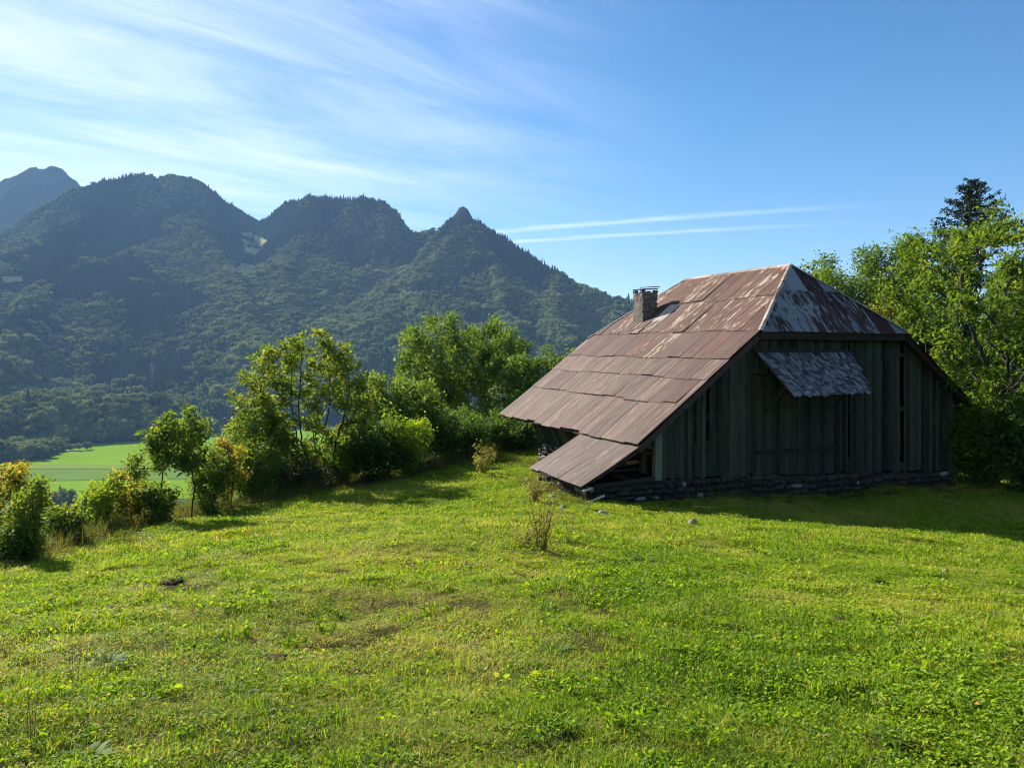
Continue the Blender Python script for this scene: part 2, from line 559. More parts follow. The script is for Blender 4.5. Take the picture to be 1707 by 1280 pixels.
def far_tree_mat(name, a, b, tr):
    m, n, l = new_mat(name)
    oi = n.new("ShaderNodeObjectInfo")
    ge = n.new("ShaderNodeNewGeometry")
    big = noise(n, l, ge.outputs["Position"], 0.006, 4, 0.6)
    f = mth(n, l, "ADD", mth(n, l, "MULTIPLY", oi.outputs["Random"], 0.6), mth(n, l, "SUBTRACT", mth(n, l, "MULTIPLY", big, 1.2), 0.4), True)
    col = mixc(n, l, f, a, b)
    return finish(m, n, l, col, 0.9, 0.0, tr)


M["far_broadleaf"] = far_tree_mat("far_broadleaf", (0.062, 0.100, 0.030), (0.280, 0.315, 0.095), 0.35)
M["far_conifer"] = far_tree_mat("far_conifer", (0.018, 0.035, 0.016), (0.037, 0.062, 0.025), 0.1)

# ------------------------------------------------------------------ the near hill
EDGE = np.array([(-46, -40), (-24, 2), (-12, 9), (-9.0, 12.8), (-9.5, 21), (-6.6, 27.5), (-1.8, 34.5), (2, 42), (9, 50), (30, 60), (75, 62), (120, 40)], float)


def edge_dist(x, y):
    """metres outside (beyond) the edge of the meadow, negative on the meadow"""
    best = np.full(np.shape(x), 1e9); sign = np.zeros(np.shape(x))
    for (ax, ay), (bx, by) in zip(EDGE[:-1], EDGE[1:]):
        dx, dy = bx - ax, by - ay
        t = np.clip(((x - ax) * dx + (y - ay) * dy) / (dx * dx + dy * dy), 0, 1)
        d = np.hypot(x - ax - t * dx, y - ay - t * dy)
        c = dx * (y - ay) - dy * (x - ax)
        u = d < best - 1e-9
        best = np.where(u, d, best); sign = np.where(u, np.sign(c), sign)
    return best * sign


def ground_z(x, y, bumps=True):
    x = np.asarray(x, float); y = np.asarray(y, float)
    py_ = np.array([-60, -20, 0, 10, 18, 22, 26, 30, 36, 46, 70, 500])
    pz_ = np.array([8.0, 1.4, -1.6, -2.99, -4.08, -4.62, -4.93, -5.08, -5.22, -5.5, -6.6, -30])
    yy = np.clip(y, -60, 499)
    z = (np.interp(yy - 1.2, py_, pz_) + np.interp(yy, py_, pz_) * 2 + np.interp(yy + 1.2, py_, pz_)) / 4
    xs = np.where(x > 0, np.minimum(x, 22), 0)
    near = sstep(2, 12, y)
    z = z - 0.062 * xs * (1 - 0.62 * sstep(20, 30, y)) * near
    z = z - 0.05 * np.where(x < 0, -x, 0) * near
    d = edge_dist(x, y)
    do = np.maximum(d + 0.5, 0)
    z = z - np.where(do < 8, 0.58 * do * do / 16, 0.58 * (do - 4))
    if bumps:
        fade = 1 - sstep(60, 120, np.hypot(x, y))
        z = z + fade * (0.16 * fbm(x * 0.28, y * 0.28, 3, 3) + 0.06 * fbm(x * 1.3, y * 1.3, 11, 3) + 0.045 * fbm(x * 4.2, y * 4.2, 15, 2) * (np.hypot(x, y) < 26))
    return np.maximum(z, -151.0)


def gz(x, y):
    return float(ground_z(np.array([x]), np.array([y]))[0])


def warp_axis(lo, hi, c0, c1, fine, grow=1.13):
    a = list(np.arange(c0, c1, fine))
    s = fine; x = a[-1]
    while x < hi:
        s *= grow; x += s; a.append(min(x, hi))
    s = fine; x = c0
    b = []
    while x > lo:
        s *= grow; x -= s; b.append(max(x, lo))
    return np.array(b[::-1] + a)


def grid_mesh(name, xs, ys, zf, mat, smooth=True):
    X, Y = np.meshgrid(xs, ys)
    Z = zf(X, Y)
    v = np.stack([X, Y, Z], -1).reshape(-1, 3)
    nx, ny = len(xs), len(ys)
    i = np.arange(nx * ny).reshape(ny, nx)
    f = np.stack([i[:-1, :-1], i[:-1, 1:], i[1:, 1:], i[1:, :-1]], -1).reshape(-1, 4)
    return np_mesh(name, v, f, mat, smooth)


hill = link("meadow", grid_mesh("meadow", warp_axis(-420, 300, -12, 20, 0.16), warp_axis(-60, 460, 1.5, 36, 0.16), ground_z, M["ground"]))
tag(hill, "sloping green meadow the barn stands on", kind="structure")

# ------------------------------------------------------------------ valley floor and its fields
VZ = -150.0
vf = link("valley_floor", grid_mesh("valley_floor", np.linspace(-9000, 9000, 60), np.linspace(-2000, 9500, 50), lambda x, y: np.full_like(x, VZ), M["valley"]))
tag(vf, "flat green valley floor far below", kind="structure")


def sheet(name, pts, z, mat, label):
    me = bpy.data.meshes.new(name)
    me.from_pydata([(x, y, z) for x, y in pts], [], [tuple(range(len(pts)))])
    me.materials.append(mat)
    return tag(link(name, me), label, kind="structure")


def vpt(px, py, z=VZ):
    Y = -z * 1250 / (py - HORIZON)
    return ((px - 853.5) / 1250 * Y, Y)


sheet("field", [vpt(-300, 832), vpt(560, 832), vpt(620, 722), vpt(560, 716), vpt(90, 722), vpt(60, 745), vpt(-300, 760)], VZ + 0.4, M["field"], "bright green mown field at the foot of the wooded mountain")
sheet("hay_strip", [vpt(-200, 783), vpt(560, 782), vpt(560, 776), vpt(-200, 775)], VZ + 0.8, M["hay"], "pale strip of cut hay across the valley field")
sheet("grazed_strip", [vpt(-250, 806), vpt(520, 797), vpt(540, 783.5), vpt(-200, 784.5)], VZ + 0.8, M["field_dull"], "duller grazed strip just below the pale hay strip")

# ------------------------------------------------------------------ mountains
RIDGES = []


def ridge(pts, k1=0.85, d1=260, k2=0.42, drop=4):
    RIDGES.append(([P(px, py + drop, Y) for px, py, Y in pts], k1, d1, k2))


ridge([(-420, 420, 2500), (-200, 420, 2600), (-60, 396, 2700), (0, 380, 2750), (60, 346, 2800), (130, 313, 2850), (180, 300, 2900), (245, 290, 2950), (264, 297, 2960), (285, 289, 3000), (320, 298, 3000), (345, 312, 3020), (380, 336, 3060), (440, 350, 3100)], 1.0, 200, 0.45)
ridge([(440, 350, 3100), (460, 338, 3000), (500, 327, 2900), (545, 322, 2800), (590, 327, 2750), (635, 335, 2700), (660, 352, 2700), (680, 374, 2700), (700, 379, 2650), (745, 385, 2520), (756, 386, 2460)], 1.2, 180, 0.45)
ridge([(756, 386, 2460), (761, 366, 2440), (775, 362, 2430), (787, 368, 2420), (800, 382, 2410), (830, 402, 2380), (870, 421, 2320), (910, 443, 2240), (930, 460, 2200), (955, 470, 2150), (980, 481, 2100), (1000, 490, 2060), (1055, 499, 1980), (1200, 550, 1850), (1400, 640, 1650)], 1.1, 150, 0.45, 2)
KNOB = P(775, 362, 2432)
ridge([(763, 363, 2445), (768, 355, 2438), (775, 353, 2432), (783, 357, 2426)], 3.2, 60, 0.9, 0)      # the rocky knob
# spurs running down towards the valley
ridge([(180, 300, 2900), (150, 350, 2650), (110, 400, 2400), (70, 470, 2050), (30, 545, 1700), (-20, 640, 1400)], 0.78, 330, 0.42, 0)
ridge([(285, 289, 3000), (310, 340, 2780), (345, 400, 2520), (385, 462, 2250), (420, 520, 1980), (460, 600, 1640), (470, 680, 1400)], 0.78, 330, 0.42, 0)
ridge([(545, 322, 2800), (530, 372, 2620), (500, 430, 2430), (470, 490, 2180), (500, 560, 1850), (540, 650, 1500)], 0.85, 300, 0.42, 0)
ridge([(635, 335, 2700), (640, 390, 2560), (615, 450, 2380), (585, 520, 2080), (600, 610, 1650)], 0.85, 260, 0.42, 0)
ridge([(775, 362, 2430), (740, 425, 2300), (700, 480, 2130), (660, 540, 1900), (640, 610, 1650), (650, 680, 1400)], 0.85, 240, 0.42, 0)
ridge([(790, 372, 2410), (830, 460, 2150), (850, 540, 1800), (860, 620, 1500)], 0.78, 260, 0.42, 0)
ridge([(930, 460, 2200), (930, 530, 1850), (950, 610, 1500)], 0.75, 260, 0.42, 0)
# the low wooded knoll at the foot
ridge([(-220, 690, 1060), (-60, 690, 1120), (40, 674, 1200), (150, 668, 1260), (240, 672, 1290), (300, 700, 1300)], 0.30, 60, 0.55, 0)


def mountain_z(x, y):
    x = np.asarray(x, float); y = np.asarray(y, float)
    wx = x + 24 * fbm(x / 210, y / 210, 41, 4); wy = y + 24 * fbm(x / 210 + 7, y / 210, 57, 4)
    fan = np.interp(x, [-1600, -900, -500, -300, 0, 600, 1500], [1010, 1120, 1250, 1290, 1260, 1180, 1100])
    h = VZ - 30 + np.minimum(np.maximum(y - fan, -300), 1100) * 0.20 - np.maximum(y - 2700, 0) * 0.6
    for pts, k1, d1, k2 in RIDGES:
        best = np.full(x.shape, -1e9)
        for (ax, ay, az), (bx, by, bz) in zip(pts[:-1], pts[1:]):
            dx, dy = bx - ax, by - ay
            t = np.clip(((wx - ax) * dx + (wy - ay) * dy) / (dx * dx + dy * dy), 0, 1)
            d = np.hypot(wx - ax - t * dx, wy - ay - t * dy)
            zz = az + t * (bz - az) - np.where(d < d1, k1 * d, k1 * d1 + k2 * (d - d1))
            best = np.maximum(best, zz)
        h = np.maximum(h, best)
    amp = np.clip((h - VZ) / 400, 0, 1)
    h = h + amp * (34 * fbm(x / 170, y / 170, 5, 5, 0.55) - 46 * np.abs(fbm(x / 330 + 3, y / 520, 63, 3)) + 14)
    return np.maximum(h, VZ - 6)


MX = np.linspace(-2700, 1500, 300)
MY = np.concatenate([np.linspace(880, 3300, 230), np.linspace(3320, 4000, 20)])
mt_me = grid_mesh("mountain", MX, MY, mountain_z, M["mountain"])
mt = link("mountain", mt_me)
tag(mt, "forested mountain ridge with rocky knob across the valley", kind="structure")
MZ = mountain_z(*np.meshgrid(MX, MY))
# steep faces show bare rock: second material slot by slope
mt_me.materials.append(M["rock"])
nrm = np.zeros(len(mt_me.polygons) * 3, np.float32)
mt_me.polygons.foreach_get("normal", nrm)
nz = nrm.reshape(-1, 3)[:, 2]
mt_me.polygons.foreach_set("material_index", (nz < 0.52).astype(np.int32))


def far_z(x, y):
    pk = [(-60, 330, 4000), (0, 296, 4100), (30, 279, 4100), (66, 274, 4100), (96, 279, 4100), (128, 310, 4100), (170, 350, 4150), (260, 420, 4200)]
    h = np.full(x.shape, -1e9)
    wx = x + 60 * fbm(x / 260, y / 260, 71, 4); wy = y + 60 * fbm(x / 260 + 3, y / 260, 77, 4)
    pts = [P(*p) for p in pk]
    for (ax, ay, az), (bx, by, bz) in zip(pts[:-1], pts[1:]):
        dx, dy = bx - ax, by - ay
        t = np.clip(((wx - ax) * dx + (wy - ay) * dy) / (dx * dx + dy * dy), 0, 1)
        d = np.hypot(wx - ax - t * dx, wy - ay - t * dy)
        h = np.maximum(h, az + t * (bz - az) - np.where(d < 300, 1.05 * d, 315 + 0.6 * (d - 300)))
    return np.maximum(h + 62 * fbm(x / 150, y / 150, 31, 6, 0.6), VZ - 5)


fm = link("far_mountain", grid_mesh("far_mountain", np.linspace(-4200, -1300, 170), np.linspace(3350, 5000, 130), far_z, M["mountain"]))
tag(fm, "hazy grey rocky summit rising behind the forested ridge", kind="structure")


def mz_at(x, y):
    i = np.clip(np.interp(x, MX, np.arange(len(MX))), 0, len(MX) - 1.001)
    j = np.clip(np.interp(y, MY, np.arange(len(MY))), 0, len(MY) - 1.001)
    i0, j0 = i.astype(int), j.astype(int)
    fx, fy = i - i0, j - j0
    return (MZ[j0, i0] * (1 - fx) + MZ[j0, i0 + 1] * fx) * (1 - fy) + (MZ[j0 + 1, i0] * (1 - fx) + MZ[j0 + 1, i0 + 1] * fx) * fy


def ray_hit(px, py):
    Ys = np.linspace(900, 3400, 2500)
    xs = (px - 853.5) / 1250 * Ys
    z = (HORIZON - py) / 1250 * Ys
    under = np.nonzero(mz_at(xs, Ys) > z)[0]
    if len(under) == 0:
        return None
    k = under[0]
    return xs[k], Ys[k], z[k]


# clearings: patches of the slope, each kept as the ground points it covers
CLEAR = []


def clearing(outline, mat, label, step=2.0, lift=1.2):
    """outline: picture polygon; the patch lies on the mountain where that polygon looks"""
    xs0, xs1 = min(p[0] for p in outline), max(p[0] for p in outline)
    ys0, ys1 = min(p[1] for p in outline), max(p[1] for p in outline)
    nx, ny = int((xs1 - xs0) / step) + 1, int((ys1 - ys0) / step) + 1
    vid, vs_, fs_ = {}, [], []
    for a in range(nx):
        for b in range(ny):
            px, py = xs0 + a * step, ys0 + b * step
            ins = False
            for (x1, y1), (x2, y2) in zip(outline, outline[1:] + outline[:1]):
                if (y1 > py) != (y2 > py) and px < (x2 - x1) * (py - y1) / (y2 - y1) + x1:
                    ins = not ins
            h = ray_hit(px, py) if ins else None
            if h:
                vid[a, b] = len(vs_); vs_.append((h[0], h[1], float(mz_at(np.array([h[0]]), np.array([h[1]]))[0]) + lift))
    for (a, b) in list(vid):
        q = [(a, b), (a + 1, b), (a + 1, b + 1), (a, b + 1)]
        if all(k in vid for k in q):
            p = [vs_[vid[k]] for k in q]
            if max(k[1] for k in p) - min(k[1] for k in p) < 90:
                fs_.append(tuple(vid[k] for k in reversed(q)))
    if not fs_:
        return
    CLEAR.append(np.array(vs_)[:, :2])
    me = bpy.data.meshes.new("clearing")
    me.from_pydata(vs_, [], fs_)
    me.materials.append(mat)
    tag(link("clearing", me), label, kind="structure")


clearing([(400, 388), (418, 386), (448, 402), (436, 420), (424, 428), (408, 420)], M["clearing"], "pale dry clearing high in the mountain gully")
clearing([(394, 448), (402, 438), (424, 442), (426, 454), (396, 458)], M["clearing"], "lower pale patch of the gully clearing")
clearing([(206, 461), (232, 463), (260, 469), (256, 475), (236, 473), (212, 466)], M["field"], "small bright green clearing in the mountain forest", 1.5)
clearing([(2, 462), (36, 460), (40, 470), (6, 474)], M["clearing"], "pale patch at the left border on the lower mountain", 2.0)


# ------------------------------------------------------------------ far forest (instances on points)
def ico(sub=1):
    import bmesh
    bm = bmesh.new()
    bmesh.ops.create_icosphere(bm, subdivisions=sub, radius=1.0)
    v = np.array([q.co[:] for q in bm.verts]); f = np.array([[q.index for q in p.verts] for p in bm.faces])
    bm.free()
    return v, f


ICO1, ICO2 = ico(1), ico(2)


def broad_proto(seed):
    r = np.random.default_rng(seed)
    lumps = [(0, 0, 0.52, 0.33)] + [(r.normal(0, 0.20), r.normal(0, 0.20), r.uniform(0.30, 0.86), r.uniform(0.12, 0.22)) for _ in range(10)]
    vs_, fs_ = [], []
    b = 0
    for (x, y, z, s) in lumps:                       # dark cores, hidden under the tufts
        v = ICO1[0] * (1 + r.normal(0, 0.14, (len(ICO1[0]), 1)))
        vs_.append(v * s * 0.85 + (x, y, z)); fs_.append(ICO1[1] + b); b += len(v)
    for (x, y, z, s) in lumps:                       # leaf tufts all over each lump
        n = int(90 * (s / 0.2) ** 1.6) + 20
        d = unit(r.normal(0, 1, (n, 3)) + np.array([0, 0, 0.15]))
        c = d * s * r.uniform(0.78, 1.25, (n, 1)) + (x, y, z)
        nn = unit(d + r.normal(0, 0.55, (n, 3)))
        a = unit(np.cross(nn, r.normal(0, 1, (n, 3)))); e = np.cross(nn, a)
        k = r.uniform(0.025, 0.062, (n, 1))
        tri = np.stack([c + a * k, c - a * k * 0.6 + e * k, c - a * k * 0.6 - e * k], 1).reshape(-1, 3)
        vs_.append(tri); fs_.append(np.arange(n * 3).reshape(n, 3) + b); b += n * 3
    return np_mesh("far_broadleaf", np.concatenate(vs_), np.concatenate(fs_), M["far_broadleaf"])


def conifer_proto(seed):
    r = np.random.default_rng(seed)
    vs_, fs_ = [], []
    for k in range(8):
        z0 = 0.06 + k * 0.115; rad = 0.20 * (1 - k / 8.4) * r.uniform(0.85, 1.15); z1 = z0 + 0.21
        n = 9; b = len(vs_)
        for q in range(n):
            t = 2 * math.pi * q / n + r.uniform(-0.25, 0.25); rr = rad * r.uniform(0.65, 1.2)
            vs_.append((rr * math.cos(t), rr * math.sin(t), z0 + r.uniform(-0.02, 0.03)))
        vs_.append((0, 0, min(z1, 1.0)))
        for q in range(n):
            fs_.append((b + q, b + (q + 1) % n, b + n))
    return np_mesh("far_conifer", vs_, fs_, M["far_conifer"])


def proto_collection(name, meshes):
    c = bpy.data.collections.new(name)
    for k, me in enumerate(meshes):
        c.objects.link(bpy.data.objects.new("%s_%02d" % (name, k), me))
    return c


def scatter(name, pts, rot, scl, idx, coll, label, cat=None):
    """one object that draws the collection's meshes at the given points"""
    me = bpy.data.meshes.new(name)
    n = len(pts)
    me.vertices.add(n)
    me.vertices.foreach_set("co", np.asarray(pts, np.float32).ravel())
    for nm, typ, dat, key in (("rot", "FLOAT_VECTOR", rot, "vector"), ("scl", "FLOAT_VECTOR", scl, "vector"), ("idx", "INT", idx, "value")):
        a = me.attributes.new(nm, typ, "POINT")
        a.data.foreach_set(key, np.asarray(dat, np.int32 if typ == "INT" else np.float32).ravel())
    o = link(name, me)
    ng = bpy.data.node_groups.new(name, "GeometryNodeTree")
    ng.interface.new_socket("Geometry", in_out="INPUT", socket_type="NodeSocketGeometry")
    ng.interface.new_socket("Geometry", in_out="OUTPUT", socket_type="NodeSocketGeometry")
    gi, go = ng.nodes.new("NodeGroupInput"), ng.nodes.new("NodeGroupOutput")
    ip = ng.nodes.new("GeometryNodeInstanceOnPoints")
    ci = ng.nodes.new("GeometryNodeCollectionInfo")
    ci.inputs["Collection"].default_value = coll
    ci.inputs["Separate Children"].default_value = True
    ci.inputs["Reset Children"].default_value = True
    ip.inputs["Pick Instance"].default_value = True
    ng.links.new(gi.outputs[0], ip.inputs["Points"])
    ng.links.new(ci.outputs[0], ip.inputs["Instance"])
    for nm, dt, sock in (("rot", "FLOAT_VECTOR", "Rotation"), ("scl", "FLOAT_VECTOR", "Scale"), ("idx", "INT", "Instance Index")):
        na = ng.nodes.new("GeometryNodeInputNamedAttribute")
        na.data_type = dt
        na.inputs["Name"].default_value = nm
        ng.links.new(na.outputs[0], ip.inputs[sock])
    ng.links.new(ip.outputs[0], go.inputs[0])
    md = o.modifiers.new("instances", "NODES")
    md.node_group = ng
    tag(o, label, cat, kind="stuff")
    return o


NB, NC = 5, 4
far_coll = proto_collection("forest_tree", [broad_proto(100 + k) for k in range(NB)] + [conifer_proto(200 + k) for k in range(NC)])


def forest():
    n = 420000
    y = np.sqrt(rng.uniform(930.0 ** 2, 3250.0 ** 2, n))
    x = (rng.uniform(-230, 1300, n) - 853.5) / 1250 * y
    z = mz_at(x, y)
    zx = (mz_at(x + 8, y) - z) / 8; zy = (mz_at(x, y + 8) - z) / 8
    slope = np.hypot(zx, zy)
    u = rng.uniform(0, 1, n)
    ok = (np.hypot(x - KNOB[0], y - KNOB[1]) > 46) & (z > VZ + 1.0) & ((slope < 1.35) | (u < 0.4))
    ok &= ~((zy < -0.30) & (u < 0.7))                 # faces turned away behind a crest
    # wide crowns low down stand farther apart than the small trees high up
    ok &= rng.uniform(0, 1, n) < np.interp(z, [-150, 0, 250], [0.34, 0.42, 0.62])
    for pts in CLEAR:
        lo, hi = pts.min(0) - 12, pts.max(0) + 12
        near = np.nonzero(ok & (x > lo[0]) & (x < hi[0]) & (y > lo[1] - 10) & (y < hi[1]))[0]
        for k0 in range(0, len(near), 400):
            k = near[k0:k0 + 400]
            d = np.hypot(x[k][:, None] - pts[None, :, 0], y[k][:, None] + 5 - pts[None, :, 1]).min(1)
            ok[k[d < 9]] = False
    x, y, z = x[ok], y[ok], z[ok]
    # the tip of the wood that reaches out onto the valley floor on the left
    m = 2600
    yv = rng.uniform(960, 1300, m); pv_ = rng.uniform(-230, 110, m)
    keep = pv_ < np.interp(yv, [960, 985, 1040, 1100, 1170, 1240, 1300], [-20, 62, 92, 104, 100, 96, 110]) + rng.normal(0, 2.5, m)
    xv = (pv_[keep] - 853.5) / 1250 * yv[keep]; yv = yv[keep]
    x, y, z = np.concatenate([x, xv]), np.concatenate([y, yv]), np.concatenate([z, np.maximum(mz_at(xv, yv), VZ)])
    n = len(x)
    con = 0.36 + 1.9 * fbm(x / 190, y / 190, 91, 4) + 0.50 * sstep(60, 420, z) - 0.8 * sstep(-50, -90, z) * (y < 1330) + 0.55 * ((y > 1340) & (y < 1470))
    isc = rng.uniform(0, 1, n) < con
    idx = np.where(isc, NB + rng.integers(0, NC, n), rng.integers(0, NB, n))
    h = np.where(isc, rng.uniform(13, 22, n), rng.uniform(10, 17, n)) * np.interp(z, [-60, 60, 450], [1.0, 0.85, 0.62])
    h *= np.exp(rng.normal(0, 0.24, n)) * (1 + 0.4 * fbm(x / 90, y / 90, 95, 3))
    w = np.where(isc, h * rng.uniform(0.9, 1.3, n), h * rng.uniform(1.0, 1.4, n))
    rot = np.stack([rng.normal(0, 0.05, n), rng.normal(0, 0.05, n), rng.uniform(0, 6.28, n)], -1)
    scatter("mountain_forest", np.stack([x, y, z - 0.8], -1), rot, np.stack([w, w, h], -1), idx, far_coll, "mixed forest covering the mountain across the valley")
    print("forest trees", n)


forest()

# ------------------------------------------------------------------ the barn
BO = (4.68, 24.0, -4.9)
barn = empty("barn", BO, math.atan2(0.378, 0.926))
tag(barn, "old wooden alpine barn with rusty corrugated half-hipped roof", "barn")
ZB = 4.9
TC, ZR, KS = 7.5, 3.13 + 0.0, 0.763
S_END = 12.0
T_EAVE = -0.73
T_RIGHT = 14.5
HT, HS = 4.1, 2.28              # near half-hip: where it leaves the verge, how far it is set back
FT, FS = 3.89, 2.9              # far half-hip


def roof_z(t):
    return ZR - KS * abs(TC - t)


roof = MB()
# boarding under the sheets, 6 cm below them
D = 0.07


def lz(z):
    return z + ZB


def slab(pts, th):
    """closed slab from a polygon (t, s, z) list given anticlockwise from above"""
    n = len(pts)
    b = len(roof.v)
    roof.v += [(p[0], p[1], lz(p[2])) for p in pts] + [(p[0], p[1], lz(p[2]) - th) for p in pts]
    roof.f.append(tuple(b + i for i in range(n)))
    roof.f.append(tuple(b + n + i for i in reversed(range(n))))
    for i in range(n):
        j = (i + 1) % n
        roof.f.append((b + i, b + n + i, b + n + j, b + j))


e = 0.04
slab([(T_EAVE + e, e, roof_z(T_EAVE + e) - D), (HT, e, roof_z(HT) - D), (TC, HS, ZR - D), (TC, S_END - FS, ZR - D), (FT, S_END - e, roof_z(FT) - D), (T_EAVE + e, S_END - e, roof_z(T_EAVE + e) - D)], 0.05)
RT = 2 * TC - HT - 0.02
slab([(T_RIGHT - e, e, roof_z(T_RIGHT - e) - D), (T_RIGHT - e, S_END - e, roof_z(T_RIGHT - e) - D), (2 * TC - FT, S_END - e, roof_z(FT) - D), (TC, S_END - FS, ZR - D), (TC, HS, ZR - D), (RT, e, roof_z(RT) - D)], 0.05)
slab([(HT + e, e, roof_z(HT) - D - 0.01), (RT - e, e, roof_z(RT) - D - 0.01), (TC, HS, ZR - D - 0.01)], 0.05)
slab([(2 * TC - FT, S_END - e, roof_z(FT) - D - 0.01), (FT, S_END - e, roof_z(FT) - D - 0.01), (TC, S_END - FS, ZR - D - 0.01)], 0.05)
roof_o = roof.build("roof", M["deck"], barn)

rr = random.Random(5)


def thip(s):
    """how far up (t) the left slope runs at s"""
    t = TC
    if s < HS:
        t = min(t, HT + (TC - HT) * s / HS)
    if s > S_END - FS:
        t = min(t, TC - (TC - FT) * (s - (S_END - FS)) / FS)
    return t


def corrugated(a0, a1, lo, hi, point, amp=0.013, period=0.12):
    """strip of corrugated metal: a runs across the corrugations, b up the slope from lo(a) to hi(a); point(a, b, lift) -> local point"""
    n = max(2, int(round((a1 - a0) / period * 2)))
    v, f = [], []
    last = None
    for i in range(n + 1):
        a = a0 + (a1 - a0) * i / n
        l_, h_ = lo(a), hi(a)
        if h_ - l_ < 0.015:
            last = None
            continue
        lift = amp if i % 2 else -amp
        k = len(v)
        v += [point(a, l_, lift), point(a, h_, lift)]
        if last is not None:
            f.append((last, k, k + 1, last + 1))
        last = k
    return v, f


def add_sheet(v, f, mat, flip=False):
    if len(f) < 2:
        return
    me = bpy.data.meshes.new("roof_sheet")
    me.from_pydata(v, [], [tuple(reversed(q)) for q in f] if flip else f)
    me.polygons.foreach_set("use_smooth", np.ones(len(f), bool))
    me.materials.append(mat)
    return link("roof_sheet", me, roof_o)


cosk = 1 / math.sqrt(1 + KS * KS)
courses = [(-0.80, 0.92, "roof_low"), (0.80, 1.98, "roof_low"), (1.86, 2.88, "roof_low"), (2.74, 4.20, "roof_mid"), (4.04, 5.86, "roof_upper"), (5.72, TC, "roof_upper")]
for ci, (t0, t1, mk) in enumerate(courses):
    w = [0.80, 0.80, 0.80, 0.80, 0.84, 0.84][ci]
    s = -0.02 + [0, 0.31, 0.12, 0.44, 0.2, 0.5][ci] - w
    while s < S_END:
        a0, a1 = max(s, 0.0), min(s + w + 0.035, S_END)
        s += w
        if a1 - a0 < 0.1:
            continue
        jt = rr.uniform(-0.035, 0.035) + (0.03 * math.sin(a0 * 1.7 + ci))
        lift0 = 0.0 + ci * 0.004 + rr.uniform(0, 0.006)
        ti0 = rr.uniform(-0.006, 0.006)
        curl = rr.uniform(0.0, 0.02) if rr.random() < 0.75 else rr.uniform(0.02, 0.05)
        skew = rr.uniform(-0.012, 0.012)
        lo = lambda a: t0 + jt
        hi = lambda a: min(t1, thip(a))

        def pt(a, b, lift, t0=t0, t1=t1):
            q = (b - t0) / (t1 - t0)
            nrm_ = lift + lift0 + 0.02 + curl * (1 - q) ** 2 + 0.014 * (1 - q) + ti0 * (a - a0)
            return (b - KS * cosk * nrm_ * 0.0, a + skew * q, lz(roof_z(b)) + nrm_ / cosk)
        v, f = corrugated(a0, a1, lo, hi, pt)
        m_ = M[mk]
        if ci == 3 and rr.random() < 0.2: m_ = M["roof_upper"]
        if ci == 2 and rr.random() < 0.25: m_ = M["roof_mid"]
        if ci == 1 and rr.random() < 0.25: m_ = M["roof_mid"]
        if ci == 4 and a0 > 5.5 and rr.random() < 0.5: m_ = M["roof_mid"]
        add_sheet(v, f, m_, True)
# right slope
for ci, (t0, t1) in enumerate([(T_RIGHT + 0.05, 12.6), (12.7, 10.9), (11.0, 9.2), (9.3, TC)]):
    s = 0.0
    while s < S_END:
        a0, a1 = s, min(s + 0.85, S_END)
        s += 0.82
        lift0 = 0.02 + ci * 0.004 + rr.uniform(0, 0.006)
        lo = lambda a: 0.0
        hi = lambda a: max(0.0, t0 - max(t1, 2 * TC - thip(a)))

        def pt(a, b, lift):
            t = t0 - b
            return (t, a, lz(roof_z(t)) + (lift + lift0 + 0.012 * (1 - b / (t0 - t1))) / cosk)
        v, f = corrugated(a0, a1, lo, hi, pt, period=0.15)
        add_sheet(v, f, M["roof_mid"])
# near half-hip: base from HT to RT at s = 0, up to (TC, HS)
zl, zrr = roof_z(HT) + 0.02, roof_z(RT) - 0.02
for ci, (q0, q1) in enumerate([(-0.03, 0.60), (0.57, 1.0)]):
    t = HT - 0.2 + ci * 0.3
    while t < RT:
        a0, a1 = max(t, HT), min(t + 0.84, RT)
        t += 0.80
        if a1 - a0 < 0.08:
            continue
        lift0 = 0.02 + ci * 0.01 + rr.uniform(0, 0.008)
        jq = rr.uniform(-0.012, 0.008)
        lo = lambda a: q0 + jq
        hi = lambda a: min(q1, (a - HT) / (TC - HT) if a < TC else (RT - a) / (RT - TC))

        def pt(a, b, lift):
            zb = zl + (zrr - zl) * (a - HT) / (RT - HT)
            nn = lift + lift0 + 0.015 * (q1 - b)
            return (a, HS * b - nn * 0.76, lz(zb + (ZR - zb) * b) + nn * 0.65)
        v, f = corrugated(a0, a1, lo, hi, pt)
        add_sheet(v, f, M["roof_hip"])
# far half-hip
for ci, (q0, q1) in enumerate([(0.0, 1.0)]):
    t = FT
    while t < 2 * TC - FT:
        a0, a1 = t, min(t + 0.84, 2 * TC - FT)
        t += 0.80
        lo = lambda a: 0.0
        hi = lambda a: (a - FT) / (TC - FT) if a < TC else (2 * TC - FT - a) / (TC - FT)

        def pt(a, b, lift):
            nn = lift + 0.03
            return (a, S_END - FS * b + nn * 0.7, lz(roof_z(FT) + (ZR - roof_z(FT)) * b) + nn * 0.7)
        v, f = corrugated(a0, a1, lo, hi, pt, period=0.15)
        add_sheet(v, f, M["roof_mid"], True)
